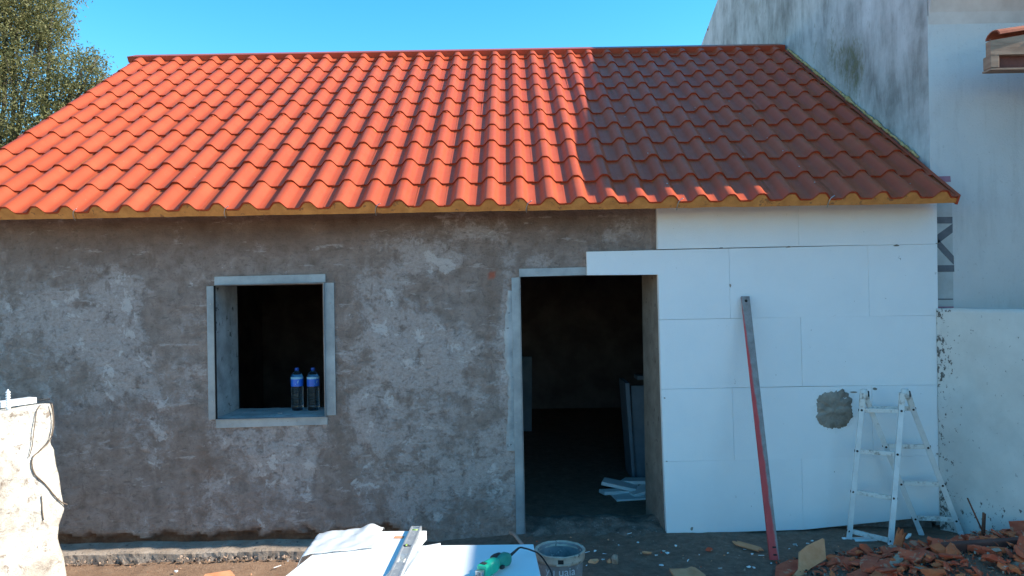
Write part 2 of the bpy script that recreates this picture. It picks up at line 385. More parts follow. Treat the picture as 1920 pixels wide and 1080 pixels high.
# ------------------------------------------------------------------ geometry helpers
class G:
    """collects shapes, builds ONE mesh object"""

    def __init__(self):
        self.v, self.f, self.mi, self.sm = [], [], [], []

    def add(self, vs, fs, mi=0, smooth=False):
        o = len(self.v)
        self.v += [tuple(p) for p in vs]
        self.f += [tuple(i + o for i in f) for f in fs]
        self.mi += [mi] * len(fs)
        self.sm += [smooth] * len(fs)
        return self

    def box(self, c, s, rot=None, bev=0.0, mi=0):
        bm = bmesh.new()
        bmesh.ops.create_cube(bm, size=1.0)
        for v in bm.verts:
            v.co = Vector((v.co.x * s[0], v.co.y * s[1], v.co.z * s[2]))
        if bev:
            bmesh.ops.bevel(bm, geom=list(bm.edges), offset=bev, segments=2, affect='EDGES', profile=0.6)
        mt = (rot.to_4x4() if rot else Matrix())
        bm.verts.index_update()
        self.add([mt @ v.co + Vector(c) for v in bm.verts], [[v.index for v in f.verts] for f in bm.faces], mi)
        bm.free()
        return self

    def lathe(self, prof, n=20, c=(0, 0, 0), mi=0, smooth=True, cap=True, rot=None):
        vs, fs = [], []
        for r_, z in prof:
            for k in range(n):
                a = 2 * math.pi * k / n
                vs.append(Vector((r_ * math.cos(a), r_ * math.sin(a), z)))
        for i in range(len(prof) - 1):
            for k in range(n):
                k2 = (k + 1) % n
                fs.append((i * n + k, i * n + k2, (i + 1) * n + k2, (i + 1) * n + k))
        if cap:
            fs.append(tuple(reversed(range(n))))
            fs.append(tuple((len(prof) - 1) * n + k for k in range(n)))
        if rot:
            vs = [rot @ v for v in vs]
        return self.add([v + Vector(c) for v in vs], fs, mi, smooth)

    def tube(self, pts, r, n=8, mi=0, smooth_steps=1):
        pts = [Vector(p) for p in pts]
        if smooth_steps > 1:
            q = [pts[0]] + pts + [pts[-1]]
            out = []
            for i in range(1, len(q) - 2):
                for k in range(smooth_steps):
                    t = k / smooth_steps
                    a, b, c, d = q[i - 1:i + 3]
                    out.append(0.5 * ((2 * b) + (c - a) * t + (2 * a - 5 * b + 4 * c - d) * t * t + (3 * b - a - 3 * c + d) * t ** 3))
            out.append(pts[-1])
            pts = out
        rs = r if isinstance(r, (list, tuple)) else [r] * len(pts)
        if len(rs) != len(pts):
            rs = [rs[0] + (rs[-1] - rs[0]) * i / (len(pts) - 1) for i in range(len(pts))]
        vs, fs = [], []
        up = Vector((0.13, 0.31, 0.94))
        for i, p in enumerate(pts):
            tg = (pts[min(i + 1, len(pts) - 1)] - pts[max(i - 1, 0)]).normalized()
            s1 = tg.cross(up)
            if s1.length < 0.05:
                s1 = tg.cross(Vector((1, 0, 0)))
            s1.normalize()
            s2 = tg.cross(s1)
            for k in range(n):
                a = 2 * math.pi * k / n
                vs.append(p + (s1 * math.cos(a) + s2 * math.sin(a)) * rs[i])
        for i in range(len(pts) - 1):
            for k in range(n):
                k2 = (k + 1) % n
                fs.append((i * n + k, (i + 1) * n + k, (i + 1) * n + k2, i * n + k2))
        fs.append(tuple(range(n)))
        fs.append(tuple(reversed([(len(pts) - 1) * n + k for k in range(n)])))
        return self.add(vs, fs, mi, True)

    def bar(self, a, b, w, t, side, mi=0, bev=0.002):
        """rectangular bar from a to b; w along 'side', t across"""
        a, b = Vector(a), Vector(b)
        z = (b - a).normalized()
        x = (Vector(side) - z * z.dot(Vector(side))).normalized()
        y = z.cross(x)
        rot = Matrix((x, y, z)).transposed()
        return self.box((a + b) / 2, (w, t, (b - a).length), rot, bev, mi)

    def prism(self, poly, thick, origin, ex, ey, ez, mi=0):
        """polygon (u,v) in plane ex,ey extruded by thick along ez"""
        o, ex, ey, ez = Vector(origin), Vector(ex), Vector(ey), Vector(ez)
        n = len(poly)
        vs = [o + ex * u + ey * v for u, v in poly] + [o + ex * u + ey * v + ez * thick for u, v in poly]
        fs = [tuple(range(n)), tuple(reversed(range(n, 2 * n)))]
        for k in range(n):
            k2 = (k + 1) % n
            fs.append((k, k + n, k2 + n, k2))
        return self.add(vs, fs, mi)

    def mesh(self, name, mats):
        me = bpy.data.meshes.new(name)
        me.from_pydata(self.v, [], self.f)
        for m in (mats if isinstance(mats, (list, tuple)) else [mats]):
            me.materials.append(m)
        me.polygons.foreach_set('material_index', self.mi)
        me.polygons.foreach_set('use_smooth', self.sm)
        bm = bmesh.new()
        bm.from_mesh(me)
        bmesh.ops.recalc_face_normals(bm, faces=bm.faces)
        bm.to_mesh(me)
        bm.free()
        return me

    def build(self, name, mats, parent=None, loc=None):
        return link(name, self.mesh(name, mats), parent, loc)


def link(name, data, parent=None, loc=None):
    o = bpy.data.objects.new(name, data)
    COL.objects.link(o)
    if parent is not None:
        o.parent = parent
    if loc is not None:
        o.location = loc
    return o


def origin_to(o, p):
    p = Vector(p)
    o.data.transform(Matrix.Translation(-p))
    o.location = p
    return o


def tag(o, label, cat, group=None, kind=None):
    o['label'] = label
    o['category'] = cat
    if group:
        o['group'] = group
    if kind:
        o['kind'] = kind
    return o


def thing(name, label, cat, loc=(0, 0, 0), group=None):
    o = bpy.data.objects.new(name, None)
    o.empty_display_size = 0.1
    COL.objects.link(o)
    o.location = loc
    return tag(o, label, cat, group)


class Local:
    """builds children whose shapes are written in world coordinates, under an Empty placed at its base"""

    def __init__(self, root):
        self.root = root
        self.o = Vector(root.location)

    def part(self, g, name, mats, parent=None):
        me = g.mesh(name, mats)
        off = self.o
        me.transform(Matrix.Translation(-off))
        return link(name, me, parent or self.root)


def sub_empty(name, parent):
    o = bpy.data.objects.new(name, None)
    o.empty_display_size = 0.1
    COL.objects.link(o)
    o.parent = parent
    return o


def fbm(x, y, z, o=5, l=2.0, h=0.8):
    return mnoise.fractal(Vector((x, y, z)), h, l, o)


def sstep(a, b, x):
    t = np.clip((x - a) / (b - a), 0, 1)
    return t * t * (3 - 2 * t)


def set_attr(me, name, arr):
    at = me.attributes.new(name, 'FLOAT', 'POINT')
    at.data.foreach_set('value', np.asarray(arr, dtype=np.float32))


rng = random.Random(7)

# ------------------------------------------------------------------ ground
def ground_z(x, y):
    z = -0.115 + 0.105 * sstep(-1.3, 0.2, x)
    heap = 0.17 * np.exp(-(((x - 2.75) / 0.72) ** 2 + ((y + 1.05) / 0.42) ** 2)) + 0.10 * np.exp(-(((x - 3.15) / 0.30) ** 2 + ((y + 0.62) / 0.30) ** 2))
    return z + heap


def build_ground():
    xs = np.concatenate([np.linspace(-200, -6, 14)[:-1], np.linspace(-6, 5, 300), np.linspace(5, 200, 14)[1:]])
    ys = np.concatenate([np.linspace(-160, -4, 12)[:-1], np.linspace(-4, 0.6, 150), np.linspace(0.6, 220, 16)[1:]])
    X, Y = np.meshgrid(xs, ys)
    Z = ground_z(X, Y)
    near = sstep(-6, -5, X) * (1 - sstep(4, 5, X)) * sstep(-4, -3, Y) * (1 - sstep(0.3, 0.5, Y))
    N = np.array([fbm(a * 2.3, b * 2.3, 0.3, 6) for a, b in zip(X.ravel(), Y.ravel())]).reshape(X.shape)
    Z = Z + N * 0.016 * near - 0.03 * sstep(0.05, 0.25, Y)
    nx, ny = len(xs), len(ys)
    v = np.stack([X.ravel(), Y.ravel(), Z.ravel()], 1)
    idx = np.arange(nx * ny).reshape(ny, nx)
    f = np.stack([idx[:-1, :-1].ravel(), idx[:-1, 1:].ravel(), idx[1:, 1:].ravel(), idx[1:, :-1].ravel()], 1)
    me = bpy.data.meshes.new('ground')
    me.from_pydata(v.tolist(), [], f.tolist())
    me.polygons.foreach_set('use_smooth', [True] * len(f))
    yard_shade = 0.95 * sstep(-1.45, -0.55, X) * sstep(-3.6, -2.6, Y) * (1 - sstep(4.5, 6.5, X)) + 0.0  # mask painting darker soil over the shaded side of the yard
    set_attr(me, 'yard_shade', yard_shade.ravel())
    me.materials.append(M['soil'])
    o = link('ground', me)
    o['kind'] = 'structure'
    o['label'] = 'bare brown earth yard in front of the house'


build_ground()

# ------------------------------------------------------------------ the house
house = thing('house', 'small single-storey house with red tiled roof and bare grey facade half clad in foam', 'house')
WX0, WX1 = -4.02, 2.95
WIN = (-2.118, -1.345, 0.835, 1.785)
DOOR = (0.062, 1.045, -0.08, 1.815)
T = 0.45


def px_field(X, Zf, blobs):
    """sum of soft ellipses given in photograph pixels on the facade plane"""
    out = np.zeros_like(X)
    for cx, cy, rx_, ry_, w in blobs:
        p = P(cx, cy, CAM_D)
        k = CAM_D / FPX
        out += w * np.exp(-(((X - p.x) / (rx_ * k)) ** 2 + ((Zf - p.z) / (ry_ * k)) ** 2))
    return out


def facade():
    def axis(a, b, step, must):
        pts = sorted([a, b] + [m for m in must if a < m < b])
        out = []
        for p, q in zip(pts, pts[1:]):
            n = max(1, int(round((q - p) / step)))
            out += [p + (q - p) * k / n for k in range(n)]
        return np.array(out + [pts[-1]])
    xs = axis(WX0, WX1, 0.024, [WIN[0], WIN[1], DOOR[0], DOOR[1]])
    zs = axis(-0.16, 2.43, 0.022, [WIN[2], WIN[3], DOOR[3], 0.0])
    X, Z = np.meshgrid(xs, zs)
    N = np.array([fbm(a * 1.7, b * 1.7, 4.1, 6) for a, b in zip(X.ravel(), Z.ravel())]).reshape(X.shape)
    N2 = np.array([fbm(a * 7, b * 11, 9.1, 4) for a, b in zip(X.ravel(), Z.ravel())]).reshape(X.shape)

    def rect_d(r):
        return np.maximum(np.maximum(r[0] - X, X - r[1]), np.maximum(r[2] - Z, Z - r[3]))
    edge = np.minimum(sstep(0.0, 0.06, np.abs(rect_d(WIN))), sstep(0.0, 0.06, np.abs(rect_d(DOOR))))
    Y = -(N * 0.010 + N2 * 0.0045) * edge * (1 - sstep(0.95, 1.05, X))
    # eroded foot of the wall at the left
    foot = (1 - sstep(-0.9, -0.5, X)) * (1 - sstep(-0.005, 0.03, Z - 0.03 * N - 0.05 * N2 - 0.012))
    Y = Y + 0.05 * foot
    nx, nz = len(xs), len(zs)
    idx = np.arange(nx * nz).reshape(nz, nx)
    cx, cz = (xs[:-1] + xs[1:]) / 2, (zs[:-1] + zs[1:]) / 2
    CX, CZ = np.meshgrid(cx, cz)
    hole = lambda r: (CX > r[0]) & (CX < r[1]) & (CZ > r[2]) & (CZ < r[3])
    keep = ~(hole(WIN) | hole(DOOR))
    f = np.stack([idx[:-1, :-1], idx[:-1, 1:], idx[1:, 1:], idx[1:, :-1]], -1)[keep]
    v = np.stack([X.ravel(), Y.ravel(), Z.ravel()], 1).tolist()
    f = f.tolist()
    mi = [0] * len(f)
    sm = [True] * len(f)

    def quad(pts, m):
        o = len(v)
        v.extend([list(p) for p in pts])
        f.append([o, o + 1, o + 2, o + 3])
        mi.append(m)
        sm.append(False)
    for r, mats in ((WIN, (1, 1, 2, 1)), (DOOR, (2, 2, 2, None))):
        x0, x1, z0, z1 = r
        quad([(x0, 0, z0), (x0, T, z0), (x0, T, z1), (x0, 0, z1)], mats[0])
        xi = x1 - (0.043 if r is DOOR else 0.0)
        quad([(x1, 0, z0), (x1, 0, z1), (xi, T, z1), (xi, T, z0)], mats[1])
        quad([(x0, 0, z1), (x0, T, z1), (x1, T, z1), (x1, 0, z1)], mats[2])
        if mats[3] is not None:
            quad([(x0, 0, z0), (x1, 0, z0), (x1, T, z0), (x0, T, z0)], mats[3])
    # inner skin
    bx = [WX0, WIN[0], WIN[1], DOOR[0], DOOR[1], WX1]
    bzs = [-0.16, WIN[2], WIN[3], DOOR[3], 2.43]
    for i in range(5):
        for j in range(4):
            ccx, ccz = (bx[i] + bx[i + 1]) / 2, (bzs[j] + bzs[j + 1]) / 2
            if (i == 1 and j == 1) or (i == 3 and j < 3):
                continue
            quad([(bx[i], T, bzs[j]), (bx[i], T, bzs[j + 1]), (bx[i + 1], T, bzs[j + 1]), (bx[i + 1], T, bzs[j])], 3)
    quad([(WX0, 0, -0.16), (WX0, 0, 2.43), (WX0, T, 2.43), (WX0, T, -0.16)], 0)
    quad([(WX1, 0, -0.16), (WX1, T, -0.16), (WX1, T, 2.43), (WX1, 0, 2.43)], 0)
    quad([(WX0, 0, 2.43), (WX1, 0, 2.43), (WX1, T, 2.43), (WX0, T, 2.43)], 0)
    me = bpy.data.meshes.new('wall')
    me.from_pydata(v, [], f)
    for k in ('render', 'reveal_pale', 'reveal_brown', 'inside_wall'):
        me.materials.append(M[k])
    me.polygons.foreach_set('material_index', mi)
    me.polygons.foreach_set('use_smooth', sm)
    pad = len(v) - nx * nz
    pale = px_field(X, Z, [
        (790, 480, 75, 40, 0.45), (850, 492, 26, 14, 0.5), (735, 545, 55, 55, 0.4), (790, 640, 120, 75, 0.42), (900, 440, 60, 25, 0.25),
        (240, 545, 70, 40, 0.4), (215, 500, 50, 22, 0.3), (330, 440, 25, 60, 0.2), (90, 590, 110, 70, 0.42), (220, 650, 110, 90, 0.35),
        (100, 500, 60, 12, 0.2), (490, 470, 14, 26, 0.3), (1000, 490, 55, 16, 0.45), (952, 600, 14, 110, 0.5), (960, 800, 26, 180, 0.3),
        (740, 790, 180, 140, 0.22), (500, 850, 130, 80, 0.22), (300, 780, 130, 120, 0.15), (840, 905, 140, 60, 0.22), (660, 640, 30, 150, 0.12),
        (1150, 430, 70, 30, 0.25), (830, 410, 60, 18, 0.2), (420, 960, 120, 40, 0.12)])
    pale = pale - px_field(X, Z, [(300, 600, 26, 36, 0.55), (280, 505, 45, 14, 0.45), (325, 520, 20, 50, 0.3), (180, 470, 150, 40, 0.25), (560, 470, 130, 60, 0.22), (880, 560, 50, 60, 0.3),
                                  (790, 545, 40, 18, 0.3), (640, 600, 25, 120, 0.2), (350, 830, 60, 90, 0.25), (180, 940, 150, 70, 0.25), (915, 560, 22, 60, 0.25), (640, 860, 30, 160, 0.2)])
    pale = pale + 0.10 + 0.10 * (1 - sstep(0.9, 1.9, Z))
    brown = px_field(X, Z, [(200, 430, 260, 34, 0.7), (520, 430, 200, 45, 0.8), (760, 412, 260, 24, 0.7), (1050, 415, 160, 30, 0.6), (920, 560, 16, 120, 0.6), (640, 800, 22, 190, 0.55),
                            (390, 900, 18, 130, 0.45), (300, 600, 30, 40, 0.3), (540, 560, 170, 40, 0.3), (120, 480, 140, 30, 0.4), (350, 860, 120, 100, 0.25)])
    red = ((np.abs(X - P(922, 515, CAM_D).x) < 0.024) & (np.abs(Z - P(922, 515, CAM_D).z) < 0.014)).astype(float)
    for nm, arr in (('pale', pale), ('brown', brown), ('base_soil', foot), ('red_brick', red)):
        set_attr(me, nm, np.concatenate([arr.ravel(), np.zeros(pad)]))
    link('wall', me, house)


facade()

# roof geometry
AL = math.atan2(2.01, 3.12)
EAVE_Y, EAVE_Z = -0.35, 2.272
tS, nS = Vector((0, math.cos(AL), math.sin(AL))), Vector((0, -math.sin(AL), math.cos(AL)))
ROOF_X0, ROOF_X1, SL = -4.05, 2.975, 3.71
PITCH, ROW, HW, STEP = 0.2, 0.35, 0.047, 0.0135


def wave(x):
    """height of the tile wave, x from the crest"""
    a = abs(((x + PITCH / 2) % PITCH) - PITCH / 2)
    t = min(max((0.067 - a) / 0.053, 0), 1)
    return HW * (t * t * (3 - 2 * t)) ** 0.92


def rp(x, s, n):
    return Vector((x, EAVE_Y, EAVE_Z)) + tS * s + nS * n


def side_walls():
    # back wall, gable walls, inner rear slope
    g = G()
    rz = EAVE_Z + SL * math.sin(AL) - 0.12
    ry = EAVE_Y + SL * math.cos(AL)
    by = 5.9
    g.box((-0.535, by, 1.1), (WX1 - WX0, 0.3, 2.5))
    g.build('back_wall', M['inside_wall'], house)
    for x in (WX0 - 0.003, WX1 - 0.297):
        q = G()
        q.prism([(T + 0.002, -0.15), (by - 0.152, -0.15), (by - 0.152, 2.3), (ry, rz), (T + 0.002, 2.43)], 0.3, (x, 0, 0), (0, 1, 0), (0, 0, 1), (1, 0, 0))
        q.build('gable_wall', M['inside_wall'], house)
    q = G()
    q.box((-0.535, 2.9, -0.095), (WX1 - WX0 - 0.1, 5.6, 0.05))
    q.build('floor', M['inside_floor'], house)
    # uneven earth threshold in the doorway
    q = G()
    nx, ny = 60, 50
    vs, fs = [], []
    for j in range(ny):
        for i in range(nx):
            x = DOOR[0] - 0.0 + (DOOR[1] - DOOR[0]) * i / (nx - 1)
            y = -0.20 + 0.89 * j / (ny - 1)
            z = -0.004 - 0.035 * float(1 - sstep(-0.20, 0.0, y)) + 0.03 * fbm(x * 4, y * 4, 2, 5) + 0.028 * math.exp(-((y - 0.2) / 0.17) ** 2) - 0.075 * float(sstep(0.3, 0.68, y))
            if j == 0:
                z = -0.04
            vs.append((x, y, z))
    for j in range(ny - 1):
        for i in range(nx - 1):
            fs.append((j * nx + i, j * nx + i + 1, (j + 1) * nx + i + 1, (j + 1) * nx + i))
    q.add(vs, fs, 0, True)
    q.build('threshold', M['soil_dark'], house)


side_walls()


def footing():
    g = G()
    n = 150
    vs, fs = [], []
    x0, x1 = -4.0, -0.75
    for i in range(n):
        x = x0 + (x1 - x0) * i / (n - 1)
        fr = -0.150 + 0.012 * fbm(x * 5, 0, 3, 4)
        tz = -0.052 + 0.01 * fbm(x * 2, 1, 3, 4) + 0.0
        prof = [(0.07, tz + 0.012), (-0.03, tz + 0.004), (fr + 0.02, tz)]
        for k in range(4):
            u = k / 3
            prof.append((fr - 0.012 * u - 0.012 * max(0, fbm(x * 16, u * 3, 5, 4)), tz - 0.008 - 0.085 * u))
        vs += [(x, a, b) for a, b in prof]
    m = 7
    for i in range(n - 1):
        for k in range(m - 1):
            fs.append((i * m + k, (i + 1) * m + k, (i + 1) * m + k + 1, i * m + k + 1))
    g.add(vs, fs, 0, False)
    g.build('footing', M['concrete'], house)
    # aggregate stones along the face of the footing
    h = G()
    for _ in range(420):
        x = rng.uniform(-3.2, -1.0)
        if rng.random() > 0.35 + 0.6 * (x > -2.3):
            continue
        r_ = rng.uniform(0.005, 0.014)
        c = Vector((x, -0.172 - rng.uniform(0, 0.03), -0.075 - rng.uniform(0, 0.05)))
        vs = [c + Vector((rng.uniform(-1, 1), rng.uniform(-1, 1), rng.uniform(-1, 1))).normalized() * r_ for _ in range(6)]
        bm = bmesh.new()
        for p in vs:
            bm.verts.new(p)
        bmesh.ops.convex_hull(bm, input=bm.verts)
        bm.verts.index_update()
        h.add([v.co for v in bm.verts], [[v.index for v in f.verts] for f in bm.faces], rng.choice([0, 0, 1]))
        bm.free()
    o = h.build('gravel', [M['lump'], M['dark']], house)
    o['kind'] = 'stuff'


footing()


def build_roof():
    roof = sub_empty('roof', house)
    # sandwich panels with ochre core, one metre wide, wave-topped
    seams = [ROOF_X0, -3.89, -2.89, -1.89, -0.89, 0.11, 1.11, 2.11, ROOF_X1]
    for a, b in zip(seams, seams[1:]):
        g = G()
        n = max(4, int((b - a) / 0.0125))
        xs = [a + 0.002 + (b - a - 0.004) * k / n for k in range(n + 1)]
        sag = [0.004 * fbm(x * 4, 0, 1, 3) for x in xs]
        poly_t = [(x, wave(x - 2.86) - 0.004) for x in xs]
        vs = []
        for s in (0.006, SL):
            vs += [rp(x, s, h) for x, h in poly_t]
            vs += [rp(x, s, -0.040 + (q if s < 1 else 0)) for x, q in zip(xs, sag)]
        m = n + 1
        fs = []
        for k in range(n):
            fs.append((k, k + 1, m + k + 1, m + k))                            # eave face
            fs.append((2 * m + k, 3 * m + k, 3 * m + k + 1, 2 * m + k + 1))
            fs.append((k, 2 * m + k, 2 * m + k + 1, k + 1))
            fs.append((m + k, m + k + 1, 3 * m + k + 1, 3 * m + k))
        fs += [(0, m, 3 * m, 2 * m), (n, 2 * m + n, 3 * m + n, m + n)]
        g.add(vs, fs)
        g.build('insulation_panel', M['core'], roof)
    # tile mesh, shared
    def tile_mesh(x0=-0.1, x1=0.1, length=ROW + 0.012):
        g = G()
        n = 12
        us = [x0 + (x1 - x0) * k / n for k in range(n + 1)]
        if x0 == -0.1 and x1 == 0.1:
            us = [-0.1, -0.067, -0.059, -0.049, -0.038, -0.027, -0.014, 0.0, 0.014, 0.027, 0.038, 0.049, 0.059, 0.067, 0.1]
        vs = []
        sk = STEP
        for s, off in ((0.0, sk), (length, sk - sk * length / ROW)):
            vs += [tS * s + nS * (wave(u) + off) + Vector((u, 0, 0)) for u in us]
        vs += [tS * 0.011 + nS * (wave(u) - 0.003) + Vector((u, 0, 0)) for u in us]
        m = len(us)
        fs = [(k, k + 1, m + k + 1, m + k) for k in range(m - 1)]
        lip = [(2 * m + k, 2 * m + k + 1, k + 1, k) for k in range(m - 1)]
        me = bpy.data.meshes.new('tile')
        o2 = len(vs)
        vs += [v + tS * 0.011 for v in [vs[k].copy() for k in range(m)]]
        lip = [(2 * m + k, 2 * m + k + 1, o2 + k + 1, o2 + k) for k in range(m - 1)]
        me.from_pydata([tuple(v) for v in vs], [], fs + lip)
        me.materials.append(M['tile'])
        me.polygons.foreach_set('use_smooth', [True] * (len(fs) + len(lip)))
        me.update()
        return me
    full, last = tile_mesh(), tile_mesh(length=SL - 10 * ROW)
    cols = [2.86 - PITCH * k for k in range(35)]
    cand = []
    for i in range(11):
        for x in cols:
            p = rp(x, i * ROW + 0.17, 0.02)
            d = p.y + CAM_D
            px = 960 + p.x * FPX / d
            vis = px > -30
            cand.append((0 if vis else 1, d, i, x))
    cand.sort()
    proto = None
    rest = []
    for k, (_, _, i, x) in enumerate(cand):
        base = rp(x, i * ROW, 0)
        me = last if i == 10 else full
        if k < 300:
            o = link('tile', me, roof)
            o.location = base + nS * rng.uniform(-0.0012, 0.0012) + tS * rng.uniform(-0.003, 0.003)
            o.rotation_euler = (rng.gauss(0, 0.0025), rng.gauss(0, 0.004), rng.gauss(0, 0.003))
        else:
            rest.append((me, base))
    g = G()
    for me, base in rest:
        g.add([v.co + base for v in me.vertices], [tuple(p.vertices) for p in me.polygons], 0, True)
    me = bpy.data.meshes.new('tile_remainder')
    me.from_pydata(g.v, [], g.f)
    me.materials.append(M['tile'])
    me.polygons.foreach_set('use_smooth', [True] * len(g.f))
    o = link('tile_remainder', me, roof)
    o['kind'] = 'stuff'
    # right-hand edge strip of sheet
    g = G()
    vs, fs = [], []
    for s in (0.0, SL):
        vs += [rp(2.9602, s, 0.012), rp(2.9602, s, -0.045), rp(2.977, s, 0.022), rp(2.977, s, -0.048)]
    g.add(vs, [(0, 2, 6, 4), (0, 1, 3, 2), (2, 3, 7, 6), (1, 5, 7, 3), (4, 6, 7, 5)])
    g.build('edge_strip', M['tile'], roof)
    # ridge cap: bent sheet
    g = G()
    s0 = SL - 0.075
    a = rp(0, s0, 0.004)
    b = rp(0, s0, 0.062)
    prof = [(a.y, a.z), (b.y, b.z + 0.004), (b.y + 0.012, b.z + 0.008), (b.y + 0.20, b.z + 0.085), (b.y + 0.40, b.z + 0.0), (b.y + 0.40, b.z - 0.06)]
    t2 = 0.002
    x0, x1 = ROOF_X0 - 0.03, ROOF_X1 + 0.0
    for (y0, z0), (y1, z1) in zip(prof, prof[1:]):
        dv = Vector((0, y1 - y0, z1 - z0)).normalized()
        nn = Vector((0, -dv.z, dv.y)) * t2
        vs = [Vector((x, y, z)) + k * nn for k in (0, -1) for x in (x0, x1) for y, z in ((y0, z0), (y1, z1))]
        g.add(vs, [(0, 2, 3, 1), (4, 5, 7, 6), (0, 1, 5, 4), (2, 6, 7, 3), (0, 4, 6, 2), (1, 3, 7, 5)])
    g.add([(x0 + 0.001, y, z) for y, z in prof], [tuple(range(len(prof)))])
    g.add([(x1 - 0.001, y, z) for y, z in prof], [tuple(reversed(range(len(prof))))])
    g.build('ridge_cap', M['ridge'], roof)
    # screws
    sm = G().lathe([(0.008, 0), (0.009, 0.003), (0.006, 0.007), (0.002, 0.008)], 8).mesh('roof_screw', M['tile'])
    sw = G().lathe([(0.0045, 0), (0.005, 0.003), (0.002, 0.005)], 7).mesh('roof_screw', M['steel'])
    rot = Matrix((Vector((1, 0, 0)), tS, nS)).transposed().to_euler()
    for x in cols:
        for i, pr in ((4, 0.42), (8, 0.4)):
            if rng.random() < pr:
                o = link('roof_screw', sm, roof)
                o.location = rp(x + 0.006, i * ROW + 0.335, HW + 0.002)
                o.rotation_euler = rot
    for (px, py) in ((1214, 296), (1250, 355), (1303, 205), (1393, 295), (1367, 188), (1330, 260), (1411, 234), (1438, 263), (1466, 292), (1496, 324), (1525, 353), (1387, 211), (1346, 167), (1172, 217), (1298, 115), (1707, 343)):
        # put each on the roof plane where the photograph shows it
        a_, b_ = px - 960.0, HOR - py
        dirv = Vector((a_ * cr + b_ * sr, FPX, -a_ * sr + b_ * cr)).normalized()
        org = Vector((0, -CAM_D, CAM_Z))
        q = rp(0, 0, 0.012)
        tt = (q - org).dot(nS) / dirv.dot(nS)
        w = org + dirv * tt
        s = (w - rp(0, 0, 0)).dot(tS)
        fr = (s % ROW) / ROW
        o = link('roof_screw', sw, roof)
        o.location = rp(w.x, s, wave(w.x - 2.86) + STEP * (1 - fr) + 0.0005)
        o.rotation_euler = rot
    # little steel ties at the panel seams on the eave
    for x in seams[1:-1]:
        g = G()
        g.tube([rp(x - 0.004, -0.006, -0.05), rp(x - 0.006, -0.012, -0.015), rp(x + 0.006, -0.008, 0.02), rp(x + 0.03, -0.002, 0.036)], 0.0028, 6, 0, 4)
        g.build('panel_tie', M['steel'], roof)
    # rear slope, one plain panel deck
    g = G()
    ry, rz = EAVE_Y + SL * math.cos(AL), EAVE_Z + SL * math.sin(AL)
    vs = [(ROOF_X0, ry + 0.002, rz - 0.02), (ROOF_X1, ry + 0.002, rz - 0.02), (ROOF_X1, 6.25, 2.27), (ROOF_X0, 6.25, 2.27)]
    vs += [(x, y, z - 0.06) for x, y, z in vs]
    g.add(vs, [(0, 1, 2, 3), (7, 6, 5, 4), (0, 4, 5, 1), (1, 5, 6, 2), (2, 6, 7, 3), (3, 7, 4, 0)])
    g.build('rear_slope', M['tile'], roof)
    # yellow foam sealant squeezed out along the neighbour's wall
    g = G()
    pts = []
    s = 0.62
    while s < SL - 0.12:
        pts.append((s, 0.005 + 0.007 * rng.random() + 0.016 * max(0, fbm(s * 5, 0, 7, 4)), rng.uniform(-0.006, 0.006)))
        s += 0.016
    g.tube([rp(2.981, s, 0.036 + q) for s, r_, q in pts], [r_ for _, r_, _ in pts], 7)
    g.build('sealant_bead', M['sealant'], roof)


build_roof()


